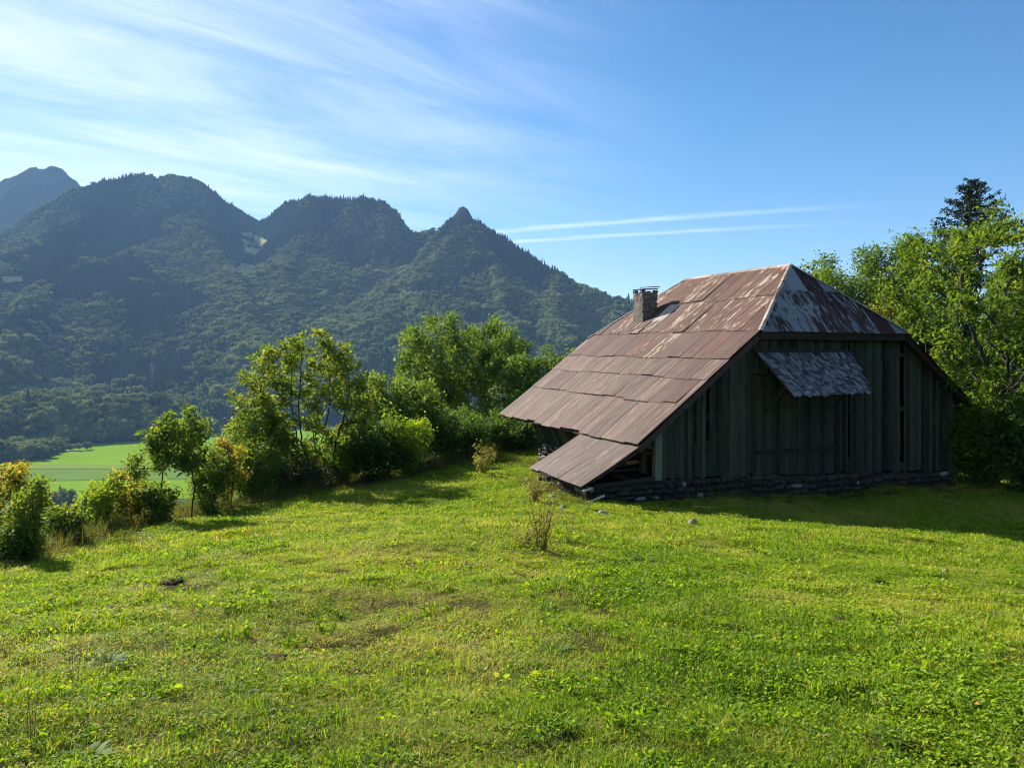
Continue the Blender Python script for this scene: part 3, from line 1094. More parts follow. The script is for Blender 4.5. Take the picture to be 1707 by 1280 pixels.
# lean-to in front: a flatter run of sheets on its own boarding
LT0, LT1, LZ0, LZ1, LS = -2.77, -0.55, -4.30, -3.08, 3.96
lean = MB()
lean.hexa([(LT0 + .04, .06, lz(LZ0) - .09), (LT1, .06, lz(LZ1) - .09), (LT1, LS - .04, lz(LZ1) - .09), (LT0 + .04, LS - .04, lz(LZ0) - .09),
           (LT0 + .04, .06, lz(LZ0) - .05), (LT1, .06, lz(LZ1) - .05), (LT1, LS - .04, lz(LZ1) - .05), (LT0 + .04, LS - .04, lz(LZ0) - .05)])
lean_o = lean.build("lean_to_roof", M["deck"], barn)
s = 0.0
while s < LS - 0.05:
    a0, a1 = s, min(s + 0.83, LS)
    s += 0.80
    jt = rr.uniform(-0.03, 0.03); lift0 = rr.uniform(0, 0.01)
    curl = rr.uniform(0.0, 0.03)

    def pt(a, b, lift):
        q = (b - LT0) / (LT1 - LT0)
        return (b, a, lz(LZ0 + (LZ1 - LZ0) * q) + lift + lift0 - 0.02 + curl * (1 - q) ** 2 - 0.03 * math.sin(math.pi * q) * 0.6)
    n_ = 4
    v, f = [], []
    for k in range(2):
        q0_, q1_ = LT0 + jt + (LT1 - LT0 - jt) * k / 2, LT0 + jt + (LT1 - LT0 - jt) * (k + 1) / 2
        vv, ff = corrugated(a0, a1, lambda a: q0_, lambda a: q1_, pt)
        f += [tuple(i + len(v) for i in q) for q in ff]; v += vv
    me = bpy.data.meshes.new("roof_sheet")
    me.from_pydata(v, [], [tuple(reversed(q)) for q in f])
    me.polygons.foreach_set("use_smooth", np.ones(len(f), bool))
    me.materials.append(M["roof_lean"])
    link("roof_sheet", me, lean_o)


# caps: bent strips along ridge and hips
def cap(a, b, w, name, side):
    a, b = Vector(a), Vector(b)
    n = max(2, int((b - a).length / 0.9))
    for k in range(n):
        p, q = a.lerp(b, k / n), a.lerp(b, (k + 1) / n + (0.03 if k < n - 1 else 0))
        lift = Vector((0, 0, 0.055 + 0.006 * (k % 2) + rr.uniform(0, 0.01)))
        mb = MB()
        l1, l2 = Vector(side[0]) * w, Vector(side[1]) * w
        i = [p + lift + l1, p + lift, p + lift + l2, q + lift + l1, q + lift, q + lift + l2]
        t_ = Vector((0, 0, -0.012))
        mb.hexa([i[0] + t_, i[3] + t_, i[4] + t_, i[1] + t_, i[0], i[3], i[4], i[1]])
        mb.hexa([i[1] + t_, i[4] + t_, i[5] + t_, i[2] + t_, i[1], i[4], i[5], i[2]])
        mb.build(name, M["cap"], roof_o)


cap((TC, HS - 0.05, lz(ZR)), (TC, S_END - FS + 0.05, lz(ZR)), 0.17, "ridge_cap", ((-0.8, 0, -0.6), (0.8, 0, -0.6)))
cap((HT - 0.05, -0.04, lz(roof_z(HT)) - 0.02), (TC, HS, lz(ZR)), 0.10, "hip_cap", ((-0.62, 0.62, -0.30), (0.45, -0.65, -0.42)))
cap((RT + 0.05, -0.04, lz(roof_z(RT)) - 0.02), (TC, HS, lz(ZR)), 0.14, "hip_cap", ((0.62, 0.62, -0.30), (-0.45, -0.65, -0.42)))
cap((FT - 0.05, S_END + 0.04, lz(roof_z(FT)) - 0.02), (TC, S_END - FS, lz(ZR)), 0.14, "hip_cap", ((-0.62, -0.62, -0.30), (0.45, 0.65, -0.42)))
# verge boards under the roof edge
for (ta, tb) in ((T_EAVE + 0.05, HT - 0.05), (RT + 0.05, T_RIGHT - 0.05)):
    MB().bar((ta, 0.05, lz(roof_z(ta)) - 0.20), (tb, 0.05, lz(roof_z(tb)) - 0.20), 0.04, 0.16).build("verge_board", M["deck"], roof_o)
MB().bar((HT, 0.05, lz(zl) - 0.22), (RT, 0.05, lz(zrr) - 0.22), 0.05, 0.2).build("verge_board", M["deck"], roof_o)
# rafters showing below the eaves
for k in range(15):
    s_ = 0.35 + k * 0.82
    if s_ > S_END - 0.1: break
    MB().bar((T_EAVE + 0.1, s_, lz(roof_z(T_EAVE + 0.1)) - 0.21), (2.0, s_, lz(roof_z(2.0)) - 0.21), 0.09, 0.12).build("rafter", M["beam"], roof_o)

# chimney on the left slope
ct, cs = 5.05, 8.75
chim = MB()
zc = lz(roof_z(ct))
w1, w2 = 0.39, 0.36
ring = []
prof = [(-0.75, 1.0), (0.10, 1.02), (0.40, 0.98), (0.75, 0.96), (1.0, 1.0), (1.14, 1.01)]
for k, (dz, sc_) in enumerate(prof):
    ring.append([(ct + sx * w1 * sc_ + rr.uniform(-.03, .03), cs + sy * w2 * sc_ + rr.uniform(-.03, .03), zc + dz) for sx, sy in ((-1, -1), (0, -1.04), (1, -1), (1.04, 0), (1, 1), (0, 1.04), (-1, 1), (-1.04, 0))])
for r_ in ring:
    chim.v += r_
for k in range(len(prof) - 1):
    for q in range(8):
        chim.f.append((k * 8 + q, k * 8 + (q + 1) % 8, (k + 1) * 8 + (q + 1) % 8, (k + 1) * 8 + q))
chim.f.append(tuple((len(prof) - 1) * 8 + q for q in range(8)))
ch_o = chim.build("chimney", M["chimney"], barn)
# stones standing proud on its faces
for k in range(30):
    face = rr.choice(["a", "a", "c"])
    a_, z_ = rr.uniform(-0.36, 0.36), rr.uniform(0.05, 1.0)
    mb = MB()
    w_, h_ = rr.uniform(0.10, 0.19), rr.uniform(0.05, 0.10)
    if face == "a":
        mb.box((ct + a_ - w_ / 2, cs - w2 - rr.uniform(.02, .035), zc + z_), (ct + a_ + w_ / 2, cs - w2 + .05, zc + z_ + h_))
    elif face == "b":
        mb.box((ct - w1 - rr.uniform(.02, .035), cs + a_ - w_ / 2, zc + z_), (ct - w1 + .05, cs + a_ + w_ / 2, zc + z_ + h_))
    else:
        mb.box((ct + w1 - .05, cs + a_ - w_ / 2, zc + z_), (ct + w1 + rr.uniform(.02, .035), cs + a_ + w_ / 2, zc + z_ + h_))
    o = mb.build("stone", M["chimney"], ch_o)
    md = o.modifiers.new("bevel", "BEVEL"); md.width = 0.02; md.segments = 1
for sx, sy in ((-1, -1), (1, -1), (1, 1), (-1, 1)):
    MB().box((ct + sx * .33 - .09, cs + sy * .3 - .09, zc + 1.130), (ct + sx * .33 + .09, cs + sy * .3 + .09, zc + 1.260)).build("cap_support", M["chimney"], ch_o)
capm = MB()
capm.hexa([(ct - .435, cs - .400, zc + 1.240), (ct + .409, cs - .418, zc + 1.300), (ct + .418, cs + .392, zc + 1.340), (ct - .418, cs + .392, zc + 1.270),
           (ct - .435, cs - .400, zc + 1.300), (ct + .409, cs - .418, zc + 1.350), (ct + .418, cs + .392, zc + 1.390), (ct - .418, cs + .392, zc + 1.320)])
capm.build("cap_slab", M["slab"], ch_o)
capm = MB()
capm.hexa([(ct - .131, cs - .452, zc + 1.355), (ct + .487, cs - .452, zc + 1.400), (ct + .487, cs + .261, zc + 1.430), (ct - .131, cs + .261, zc + 1.385),
           (ct - .131, cs - .452, zc + 1.390), (ct + .487, cs - .452, zc + 1.440), (ct + .487, cs + .261, zc + 1.470), (ct - .131, cs + .261, zc + 1.420)])
capm.build("cap_slab", M["slab"], ch_o)
# zinc patch sheet beside the chimney
fl = MB()
fa, fb = 4.75, 5.72
for s0, s1 in ((7.0, 7.75),):
    fl.hexa([(fa, s0, lz(roof_z(fa)) + .055), (fb, s0, lz(roof_z(fb)) + .055), (fb, s1, lz(roof_z(fb)) + .055), (fa, s1, lz(roof_z(fa)) + .055),
             (fa, s0, lz(roof_z(fa)) + .062), (fb, s0, lz(roof_z(fb)) + .062), (fb, s1, lz(roof_z(fb)) + .062), (fa, s1, lz(roof_z(fa)) + .062)])
fl.build("flashing", M["flashing"], roof_o)

# ---- gable wall of upright boards
WS = 0.38                     # wall face behind the verge
T_WL, T_WR = 0.25, 13.9
frame = MB()
frame.bar((T_WL, WS + 0.22, lz(-4.2)), (T_WR, WS + 0.22, lz(-4.65)), 0.2, 0.2)           # sill beam
frame.bar((0.6, WS + 0.22, lz(-2.4)), (13.4, WS + 0.22, lz(-2.4)), 0.14, 0.16)           # girts
frame.bar((3.2, WS + 0.22, lz(-0.35)), (11.8, WS + 0.22, lz(-0.35)), 0.14, 0.16)
for t_ in (0.42, 4.0, 8.25, 11.0, 13.6):
    frame.box((t_ - .1, WS + .1, lz(-4.4)), (t_ + .1, WS + .3, lz(min(roof_z(t_), 0.3)) - 0.2))
gable = frame.build("gable_wall", M["beam"], barn)


def top_at(t):
    return min(roof_z(t), zl + (zrr - zl) * (t - HT) / (RT - HT)) - 0.16


def bot_at(t):
    return -4.24 - 0.042 * max(t - 0.5, 0)


def board(t0, t1, s0, z0, z1f, mat, name="board", th=0.028, tilt=0.0, parent=gable):
    if t1 - t0 < 0.03: return
    mb = MB()
    d = tilt
    mb.hexa([(t0, s0, lz(z0)), (t1, s0, lz(z0 + rr.uniform(-.02, .02))), (t1, s0 + th, lz(z0)), (t0, s0 + th, lz(z0)),
             (t0 + d, s0, lz(z1f(t0))), (t1 + d, s0, lz(z1f(t1))), (t1 + d, s0 + th, lz(z1f(t1))), (t0 + d, s0 + th, lz(z1f(t0)))])
    return mb.build(name, mat, parent)


MB().box((T_WL - 0.14, WS - 0.05, lz(-4.36)), (T_WL + 0.12, WS + 0.16, lz(top_at(T_WL)))).build("corner_post", M["post"], gable)
# (t where the gap starts, width, top, bottom) : missing boards or wide gaps
GAPS = [(1.70, 0.07, -0.9, -3.3), (2.12, 0.17, -1.0, -3.15), (2.52, 0.05, -1.0, -2.8), (8.42, 0.13, -1.9, -4.1), (11.05, 0.22, -1.2, -4.4), (12.35, 0.06, -1.8, -4.3)]
t = T_WL + 0.13
k = 0
while t < T_WR:
    w = rr.uniform(0.11, 0.22)
    hit = [g for g in GAPS if g[0] <= t + w and g[0] >= t - 0.001]
    if hit:
        w = max(0.05, hit[0][0] - t)
    t1 = min(t + w, T_WR)
    s0 = WS + rr.choice([0.0, 0.012, 0.03]) + rr.uniform(-.004, .004)
    dz = rr.uniform(-0.10, 0.05)
    if 4.05 < (t + t1) / 2 < 8.15:
        board(t, t1, s0, -0.95 + dz * 0.3, top_at, M["board"])            # above the door only
    else:
        board(t, t1, s0, bot_at(t) + dz - 0.08, top_at, M["board"], tilt=rr.uniform(-.012, .012))
    t = t1 + (rr.uniform(0.0, 0.012) if rr.random() < 0.8 else rr.uniform(0.015, 0.03))
    if hit:
        g = hit[0]
        # what remains of the missing board, above the gap
        board(g[0] + .005, g[0] + g[1] - .005, WS + 0.02, bot_at(t) - .05, lambda q, g=g: g[3], M["board"])
        t = g[0] + g[1]
# barn door: two leaves of boards, set back
for (d0, d1) in ((4.12, 6.08), (6.12, 8.12)):
    t = d0
    while t < d1 - 0.02:
        t1 = min(t + rr.uniform(0.16, 0.24), d1)
        board(t, t1 - 0.006, WS + 0.07 + rr.uniform(0, .01), bot_at(t) - 0.1, lambda q: -1.02, M["door"], "door_board")
        t = t1
for z_ in (-1.6, -3.7):
    MB().bar((4.3, WS + 0.045, lz(z_)), (7.95, WS + 0.045, lz(z_)), 0.03, 0.14).build("door_rail", M["door"], gable)

# ---- small shingled canopy over the door
can = MB()
cA, cB = Vector((4.12, WS - 0.03, lz(-0.12))), Vector((8.43, WS - 0.03, lz(-0.12)))
cC, cD = Vector((7.97, -0.97, lz(-1.46))), Vector((4.45, -1.02, lz(-1.50)))
th = Vector((0, 0, -0.06))
can.hexa([cA + th, cD + th, cC + th, cB + th, cA, cD, cC, cB])
can_o = can.build("canopy", M["deck"], barn)
nr, ncol = 11, 26
nrm_c = (cD - cA).cross(cB - cA).normalized()
if nrm_c.z < 0: nrm_c = -nrm_c
shm = []
for k in range(5):
    mb = MB()
    w_ = [0.13, 0.17, 0.15, 0.19, 0.12][k]; L_ = [0.42, 0.38, 0.45, 0.40, 0.36][k]
    mb.hexa([(-w_ / 2, -L_, 0.0), (w_ / 2, -L_ + 0.03, 0.0), (w_ / 2 * .9, 0, 0), (-w_ / 2 * .9, 0, 0),
             (-w_ / 2, -L_, 0.022), (w_ / 2, -L_ + 0.03, 0.02), (w_ / 2 * .9, 0, 0.012), (-w_ / 2 * .9, 0, 0.012)])
    shm.append(mb.mesh("shingle", M["shingle"]))
from mathutils import Matrix
for r_ in range(nr):
    q = 1 - (r_ + 0.0) / nr
    L0, L1 = cA.lerp(cD, q), cB.lerp(cC, q)
    for c_ in range(ncol):
        if rr.random() < 0.05: continue
        p = L0.lerp(L1, (c_ + 0.5 + rr.uniform(-.25, .25) + 0.3 * (r_ % 2)) / (ncol + .3))
        down = ((cD - cA).lerp(cC - cB, c_ / ncol)).normalized()
        yax = -down
        xax = yax.cross(nrm_c).normalized()
        a_ = rr.gauss(0, 0.16)
        xr = xax * math.cos(a_) + yax * math.sin(a_); yr = yax * math.cos(a_) - xax * math.sin(a_)
        lift = rr.gauss(0.10, 0.05)
        yr = (yr - nrm_c * lift).normalized(); zr_ = xr.cross(yr)
        if r_ == 0: p = p + yr * 0.12
        mat4 = Matrix((( xr.x, yr.x, zr_.x, p.x + nrm_c.x * .012), (xr.y, yr.y, zr_.y, p.y + nrm_c.y * .012), (xr.z, yr.z, zr_.z, p.z + nrm_c.z * (.012 + .004 * rr.random())), (0, 0, 0, 1)))
        o = link("shingle", rr.choice(shm), can_o)
        o.matrix_local = mat4
for t_ in (4.6, 7.6):
    MB().bar((t_, WS, lz(-2.3)), (t_ + 0.1, -0.55, lz(-1.40)), 0.07, 0.07).build("brace", M["door"], can_o)

# ---- walls of the other sides
lw = MB()
lw.box((-0.12, 0.45, lz(-3.35)), (0.06, 9.0, lz(-3.2)))
for s_ in (0.9, 3.6, 6.3, 8.9):
    lw.box((-0.1, s_ - .09, lz(-4.2)), (0.08, s_ + .09, lz(-3.3)))
left = lw.build("side_wall", M["beam"], barn)
s_ = 4.3
while s_ < 9.1:
    w = rr.uniform(0.16, 0.26)
    mb = MB()
    q = rr.uniform(-.02, .02)
    mb.hexa([(-0.02, s_, lz(-4.1)), (0.01, s_, lz(-4.1)), (0.01, s_ + w, lz(-4.1)), (-0.02, s_ + w, lz(-4.1)),
             (-0.38 + q, s_ + .12, lz(-3.20)), (-0.35 + q, s_ + .12, lz(-3.20)), (-0.35 + q, s_ + .12 + w, lz(-3.20)), (-0.38 + q, s_ + .12 + w, lz(-3.20))])
    mb.build("board", M["board"], left)
    s_ += w + rr.uniform(0.0, 0.03)
for nm, ts, s0 in (("back_wall", (0.3, 13.9), 9.0),):
    fr = MB().box((ts[0], s0 + .1, lz(-4.5)), (ts[1], s0 + .25, lz(-4.3)))
    fr.box((3.0, s0 + .1, lz(-2.2)), (12.0, s0 + .25, lz(-2.0)))
    bw = fr.build(nm, M["beam"], barn)
    t = ts[0]
    while t < ts[1]:
        w = rr.uniform(0.2, 0.3)
        board(t, t + w, s0, -4.6, lambda q: min(roof_z(q), 2.6) - 0.16, M["board"], parent=bw)
        t += w + rr.choice([0.0, 0.005, 0.01, 0.05])
fr = MB().box((13.75, 0.6, lz(-4.9)), (13.9, 9.0, lz(-4.7)))
rw = fr.build("side_wall", M["beam"], barn)
s_ = 0.5
while s_ < 9.0:
    w = rr.uniform(0.2, 0.3)
    MB().box((13.87, s_, lz(-5.0)), (13.90, s_ + w, lz(roof_z(13.9)) - .15)).build("board", M["board"], rw)
    s_ += w + rr.choice([0.0, 0.005, 0.03])
MB().box((0.3, 0.7, lz(-4.75)), (13.7, 8.9, lz(-4.6))).build("floor", M["deck"], barn)

# ---- rubble stone base
STONES = []
for k in range(8):
    v, f = ICO1
    r_ = np.random.default_rng(300 + k)
    vv = np.sign(v) * np.abs(v) ** 0.55 * (1 + r_.normal(0, 0.09, (len(v), 1)))
    STONES.append(np_mesh("stone", vv, f, M["stone"]))
STONES_P = []
for k in range(4):
    v, f = ICO1
    r_ = np.random.default_rng(340 + k)
    vv = np.sign(v) * np.abs(v) ** 0.6 * (1 + r_.normal(0, 0.12, (len(v), 1)))
    STONES_P.append(np_mesh("stone", vv, f, M["stone_pale"]))


def stone_wall(a, b, z0f, z1f, thick, name, seed, pale=0.12, course=0.2):
    """a, b: (t, s) ends of the outer face; stones sit proud of a mortar core"""
    r_ = random.Random(seed)
    a, b = Vector((*a, 0)), Vector((*b, 0))
    L = (b - a).length
    d = (b - a) / L
    nrm_ = Vector((d.y, -d.x, 0))          # outward is to the right of a->b
    core = MB()
    nseg = 8
    for k in range(nseg):
        p, q = a + d * (L * k / nseg), a + d * (L * (k + 1) / nseg)
        u0, u1 = k / nseg, (k + 1) / nseg
        i0, i1 = -nrm_ * 0.07, -nrm_ * thick
        core.hexa([p + i0 + Vector((0, 0, lz(z0f(u0)))), q + i0 + Vector((0, 0, lz(z0f(u1)))), q + i1 + Vector((0, 0, lz(z0f(u1)))), p + i1 + Vector((0, 0, lz(z0f(u0)))),
                   p + i0 + Vector((0, 0, lz(z1f(u0)))), q + i0 + Vector((0, 0, lz(z1f(u1)))), q + i1 + Vector((0, 0, lz(z1f(u1)))), p + i1 + Vector((0, 0, lz(z1f(u0))))])
    w = core.build(name, M["mortar"], barn)
    zmin = min(z0f(0), z0f(1)); z = zmin
    while True:
        h = r_.uniform(course * 0.75, course * 1.25)
        x = -0.05
        done = True
        while x < L:
            ln = r_.choice((r_.uniform(0.14, 0.26), r_.uniform(0.26, 0.6)))
            u = min(max((x + ln / 2) / L, 0), 1)
            if z > z0f(u) - 0.25 and z + h * 0.6 < z1f(u) + 0.02:
                done = False
                c = a + d * (x + ln / 2) - nrm_ * 0.07
                me = r_.choice(STONES_P) if r_.random() < pale else r_.choice(STONES)
                o = link("stone", me, w)
                o.location = (c.x, c.y, lz(z + h / 2 + r_.uniform(-.045, .045)))
                o.rotation_euler = (r_.uniform(-.1, .1), r_.uniform(-.1, .1), math.atan2(d.y, d.x) + r_.uniform(-.12, .12))
                o.scale = (ln / 2 * 0.97, r_.uniform(0.10, 0.15), h / 2 * r_.uniform(0.75, 1.25))
            elif z < z1f(u):
                done = False
            x += ln
        z += h
        if done or z > max(z1f(0), z1f(1)):
            break
    return w


stone_wall((0.1, WS - 0.02), (13.9, WS - 0.02), lambda u: -5.15 - 0.55 * u, lambda u: -4.36 - 0.58 * u, 0.45, "plinth", 1, 0.05)
stone_wall((-2.35, 0.28), (0.1, 0.28), lambda u: -5.15, lambda u: -4.50 + 0.08 * u, 0.4, "lean_to_wall", 2, 0.15, 0.17)
stone_wall((-2.35, 3.9), (-2.35, 0.28), lambda u: -5.2, lambda u: -4.48, 0.4, "lean_to_wall", 3, 0.4, 0.16)
stone_wall((-0.12, 9.0), (-0.12, 3.9), lambda u: -5.4, lambda u: -4.08, 0.4, "side_plinth", 4, 0.45, 0.17)
stone_wall((-2.35, 3.95), (-0.12, 3.95), lambda u: -5.3, lambda u: -4.4 + 0.3 * u, 0.3, "lean_to_wall", 6, 0.3, 0.17)
stone_wall((13.92, 0.4), (13.92, 9.0), lambda u: -6.0, lambda u: -4.95, 0.4, "side_plinth", 5, 0.1, 0.24)
# timber lying on the low wall inside the lean-to
mb = MB().tube((-2.2, 0.36, lz(-4.42)), (0.1, 0.42, lz(-4.33)), 0.085, 0.10, 9)
mb.build("wall_plate", M["beam"], barn)
for k, (p, q) in enumerate((((-2.6, 1.9, lz(-4.3)), (-0.4, 1.9, lz(-3.3))), ((-2.6, 0.25, lz(-4.36)), (-0.4, 0.25, lz(-3.26))))):
    MB().bar(p, q, 0.08, 0.1).build("lean_to_rafter", M["beam"], barn)

tw = math.atan2(0.378, 0.926)


def BW(t, s, z):
    return Vector((4.68 + 0.926 * t - 0.378 * s, 24 + 0.378 * t + 0.926 * s, z))


# split logs stacked on a shelf inside the lean-to
for k, (t_, s_, z_, L_) in enumerate(((-0.95, 1.25, -3.84, 0.62), (-0.30, 1.10, -3.87, 0.5), (-0.62, 1.42, -3.98, 0.7))):
    mb = MB()
    n = 6
    mb.tube((-L_ / 2, 0, 0), (L_ / 2, 0.02, 0.02), 0.075, 0.065, 6)
    o = mb.build("firewood_log", M["orange_wood"])
    o.location = BW(t_, s_, z_)
    o.rotation_euler = (0.3, 0.03 * k, tw + 0.08 * k)
    tag(o, ["orange split log lying longest on the shelf inside the lean-to", "short orange log beside the grey corner post of the barn", "lower orange log under two others inside the lean-to"][k], "log", "split logs in the lean-to")
shelf = MB().box((-1.5, -0.3, -0.03), (0.9, 0.3, 0.03)).build("shelf_plank", M["beam"])
shelf.location = BW(-0.6, 1.35, -4.09)
shelf.rotation_euler = (0, 0, tw)
tag(shelf, "dark plank shelf carrying logs inside the lean-to", "shelf")

# ------------------------------------------------------------------ trees
def leaf_faces(c, L, r, up=0.5, aspect=0.5, droop=0.0):
    """a folded four-sided leaf at every point c, length L; returns verts, quads"""
    n = len(c)
    a = unit(r.normal(0, 1, (n, 3)) + np.array([0, 0, -droop]))
    nn = unit(r.normal(0, 1, (n, 3)) + np.array([0, 0, up * 2]))
    b = unit(np.cross(nn, a))
    nn = np.cross(a, b)
    L = L[:, None]
    W = L * aspect * 0.5
    fold = nn * W * 0.35
    v = np.stack([c, c + a * L * 0.45 + b * W + fold, c + a * L, c + a * L * 0.45 - b * W + fold], 1).reshape(-1, 3)
    i = np.arange(n) * 4
    f = np.concatenate([np.stack([i, i + 1, i + 2], 1), np.stack([i, i + 2, i + 3], 1)])
    return v, f


def grow(r, stems, att, step, kill, reach, iters=70, trop=0.08):
    """space colonisation: stems = list of node lists (polyline from the ground up)"""
    pos, par = [], []
    for st in stems:
        for k, p in enumerate(st):
            pos.append(p); par.append(-1 if k == 0 else len(pos) - 2)
    pos = np.array(pos, float); par = list(par)
    att = att.copy()
    for it in range(iters):
        if len(att) == 0 or len(pos) > 2600:
            break
        d2 = ((att[:, None, :] - pos[None]) ** 2).sum(-1)
        near = d2.argmin(1); dm = np.sqrt(d2[np.arange(len(att)), near])
        use = dm < reach
        if not use.any():
            reach *= 1.5
            continue
        new, newp = [], []
        vec = unit(att - pos[near])
        for k in np.unique(near[use]):
            m = vec[use & (near == k)].sum(0)
            m = unit(unit(m) + r.normal(0, 0.16, 3) + np.array([0, 0, trop]))
            new.append(pos[k] + m * step); newp.append(int(k))
        new = np.array(new)
        pos = np.concatenate([pos, new]); par += newp
        d2 = ((att[:, None, :] - new[None]) ** 2).sum(-1).min(1)
        att = att[d2 > kill * kill]
    return pos, np.array(par)


def branch_mesh(name, pos, par, r_tip, expo, mat, rmin=0.0, sides=5, rmax=9):
    n = len(pos)
    w = np.zeros(n)
    child = np.zeros(n, int)
    for k in range(n):
        if par[k] >= 0: child[par[k]] += 1
    acc = np.where(child == 0, r_tip ** expo, 0.0)
    for k in range(n - 1, -1, -1):
        if par[k] >= 0: acc[par[k]] += acc[k]
    rad = np.minimum(acc ** (1 / expo), rmax)
    e = np.array([k for k in range(n) if par[k] >= 0 and rad[k] > rmin])
    a, b = pos[par[e]], pos[e]
    d = unit(b - a)
    ref = np.where(np.abs(d[:, 2:3]) > 0.9, np.array([[1.0, 0, 0]]), np.array([[0, 0, 1.0]]))
    x = unit(np.cross(d, ref)); y = np.cross(d, x)
    ang = np.arange(sides) * 2 * np.pi / sides
    circ = x[:, None] * np.cos(ang)[None, :, None] + y[:, None] * np.sin(ang)[None, :, None]
    ra = np.minimum(rad[par[e]], rad[e] * 1.35)
    root = par[par[e]] < 0
    ra = np.where(root, rad[e] * 1.5, ra)
    v = np.concatenate([a[:, None] + circ * ra[:, None, None], (b + d * rad[e][:, None] * .3)[:, None] + circ * rad[e][:, None, None]], 1).reshape(-1, 3)
    base = np.arange(len(e))[:, None] * sides * 2
    k = np.arange(sides)[None]
    k2 = (k + 1) % sides
    f = np.stack([base + k, base + k2, base + sides + k2, base + sides + k], -1).reshape(-1, 4)
    return np_mesh(name, v, f, mat, True), rad, child


def crown_points(r, n, W, H0, H1, lumps, seed, hollow=0.0, shell=0.0):
    """points in a lumpy crown: several ellipsoids inside the overall shape"""
    pts = []
    cen = []
    for k in range(lumps):
        for _ in range(60):
            q = r.uniform(-1, 1, 3)
            if (q ** 2).sum() < 1: break
        s = r.uniform(0.26, 0.46)
        cen.append((q * (1 - s), s))
    m = 0
    while m < n:
        q = r.uniform(-1, 1, (n * 4, 3))
        ok = np.zeros(len(q), bool)
        for c, s in cen:
            d = (((q - c) / s) ** 2).sum(1)
            ok |= (d < 1) & (d > hollow)
        q = q[ok & ((q ** 2).sum(1) < 1.02) & ((q ** 2).sum(1) > shell * shell)]
        pts.append(q); m += len(q)
    q = np.concatenate(pts)[:n]
    return q * np.array([W / 2, W / 2, (H1 - H0) / 2]) + np.array([0, 0, (H0 + H1) / 2])


def tree(name, label, px, Y, top, wpx, mat, seed, cb=0.25, stems=1, n_leaf=9000, leaf=0.15, tips=230, lumps=14, spread=0.26,
         cat="tree", group=None, tint=(0.45, 0.2), aspect=0.45, up=0.5, ivy=0, rt=0.010, fork=None, droop=0.0, sunk=0.0, xy=None, height=None, width=None, shell=0.0, tipk=1.9):
    r = np.random.default_rng(seed)
    if xy is None:
        X = (px - 853.5) / 1250 * Y
    else:
        X, Y = xy
    zg = gz(X, Y)
    H = ((HORIZON - top) / 1250 * Y - zg) if height is None else height
    W = wpx / 1250 * Y if width is None else width
    root = empty(name, (X, Y, zg - sunk))
    tag(root, label, cat, group)
    H += sunk
    att = crown_points(r, tips, W, H * cb, H, lumps, seed, shell=shell)
    st = []
    hh = H * (cb + 0.12) if fork is None else H * fork
    step = max(0.10, min(0.30, H / 26))
    for k in range(stems):
        off = np.array([r.normal(0, 0.05 * W), r.normal(0, 0.05 * W), 0]) * (stems > 1)
        lean = np.array([r.normal(0, 0.10), r.normal(0, 0.10), 1.0]) * np.array([1 + (stems > 1) * 1.3, 1 + (stems > 1) * 1.3, 1])
        m = max(3, int(hh / step))
        p = off + np.array([0, 0, -0.25])
        line = [p.copy()]
        d = unit(lean)
        for q in range(m):
            d = unit(d + r.normal(0, 0.05, 3) + np.array([0, 0, 0.02]))
            p = p + d * step
            line.append(p.copy())
        st.append(line)
    pos, par = grow(r, st, att, step, step * 1.7, max(W, H) * 0.5)
    bm_, rad, child = branch_mesh("trunk", pos, par, rt * 0.62, 2.35, M["bark"], 0.0)
    link("trunk", bm_, root)
    tipn = np.nonzero((rad < rt * tipk) & (pos[:, 2] > H * cb * 0.7))[0]
    tw_ = r.uniform(0.3, 1.0, len(tipn))
    # some twigs are bare, so the sky shows through
    tw_[r.uniform(0, 1, len(tipn)) < 0.10] = 0.02
    pick = r.choice(len(tipn), n_leaf, p=tw_ / tw_.sum())
    c = pos[tipn[pick]] + np.clip(r.normal(0, 1, (n_leaf, 3)), -1.9, 1.9) * spread * np.array([1, 1, 0.75])
    ttip = r.normal(0, 0.14, len(tipn))
    hrel = (c[:, 2] - H * cb) / max(H * (1 - cb), 0.1)
    tn = np.clip(tint[0] + ttip[pick] + r.normal(0, tint[1] * 0.6, n_leaf) + 0.10 * (hrel - 0.5), 0, 1)
    L = leaf * np.clip(np.exp(r.normal(-0.05, 0.36, n_leaf)), 0.4, 1.9)
    v, f = leaf_faces(c, L, r, up, aspect, droop)
    me = np_mesh("crown", v, f, M[mat], False, np.concatenate([tn, tn]))
    link("crown", me, root)
    if ivy:
        zz = r.uniform(0.1, H * 0.5, ivy)
        m0 = np.array(st[0])
        ix = np.clip((zz / step).astype(int), 0, len(m0) - 1)
        cc = m0[ix] + r.normal(0, 0.16, (ivy, 3))
        v, f = leaf_faces(cc, r.uniform(0.08, 0.16, ivy), r, 0.2, 0.9)
        link("ivy", np_mesh("ivy", v, f, M["leaf_deep"], False, np.full(2 * ivy, 0.12)), root)
    return root


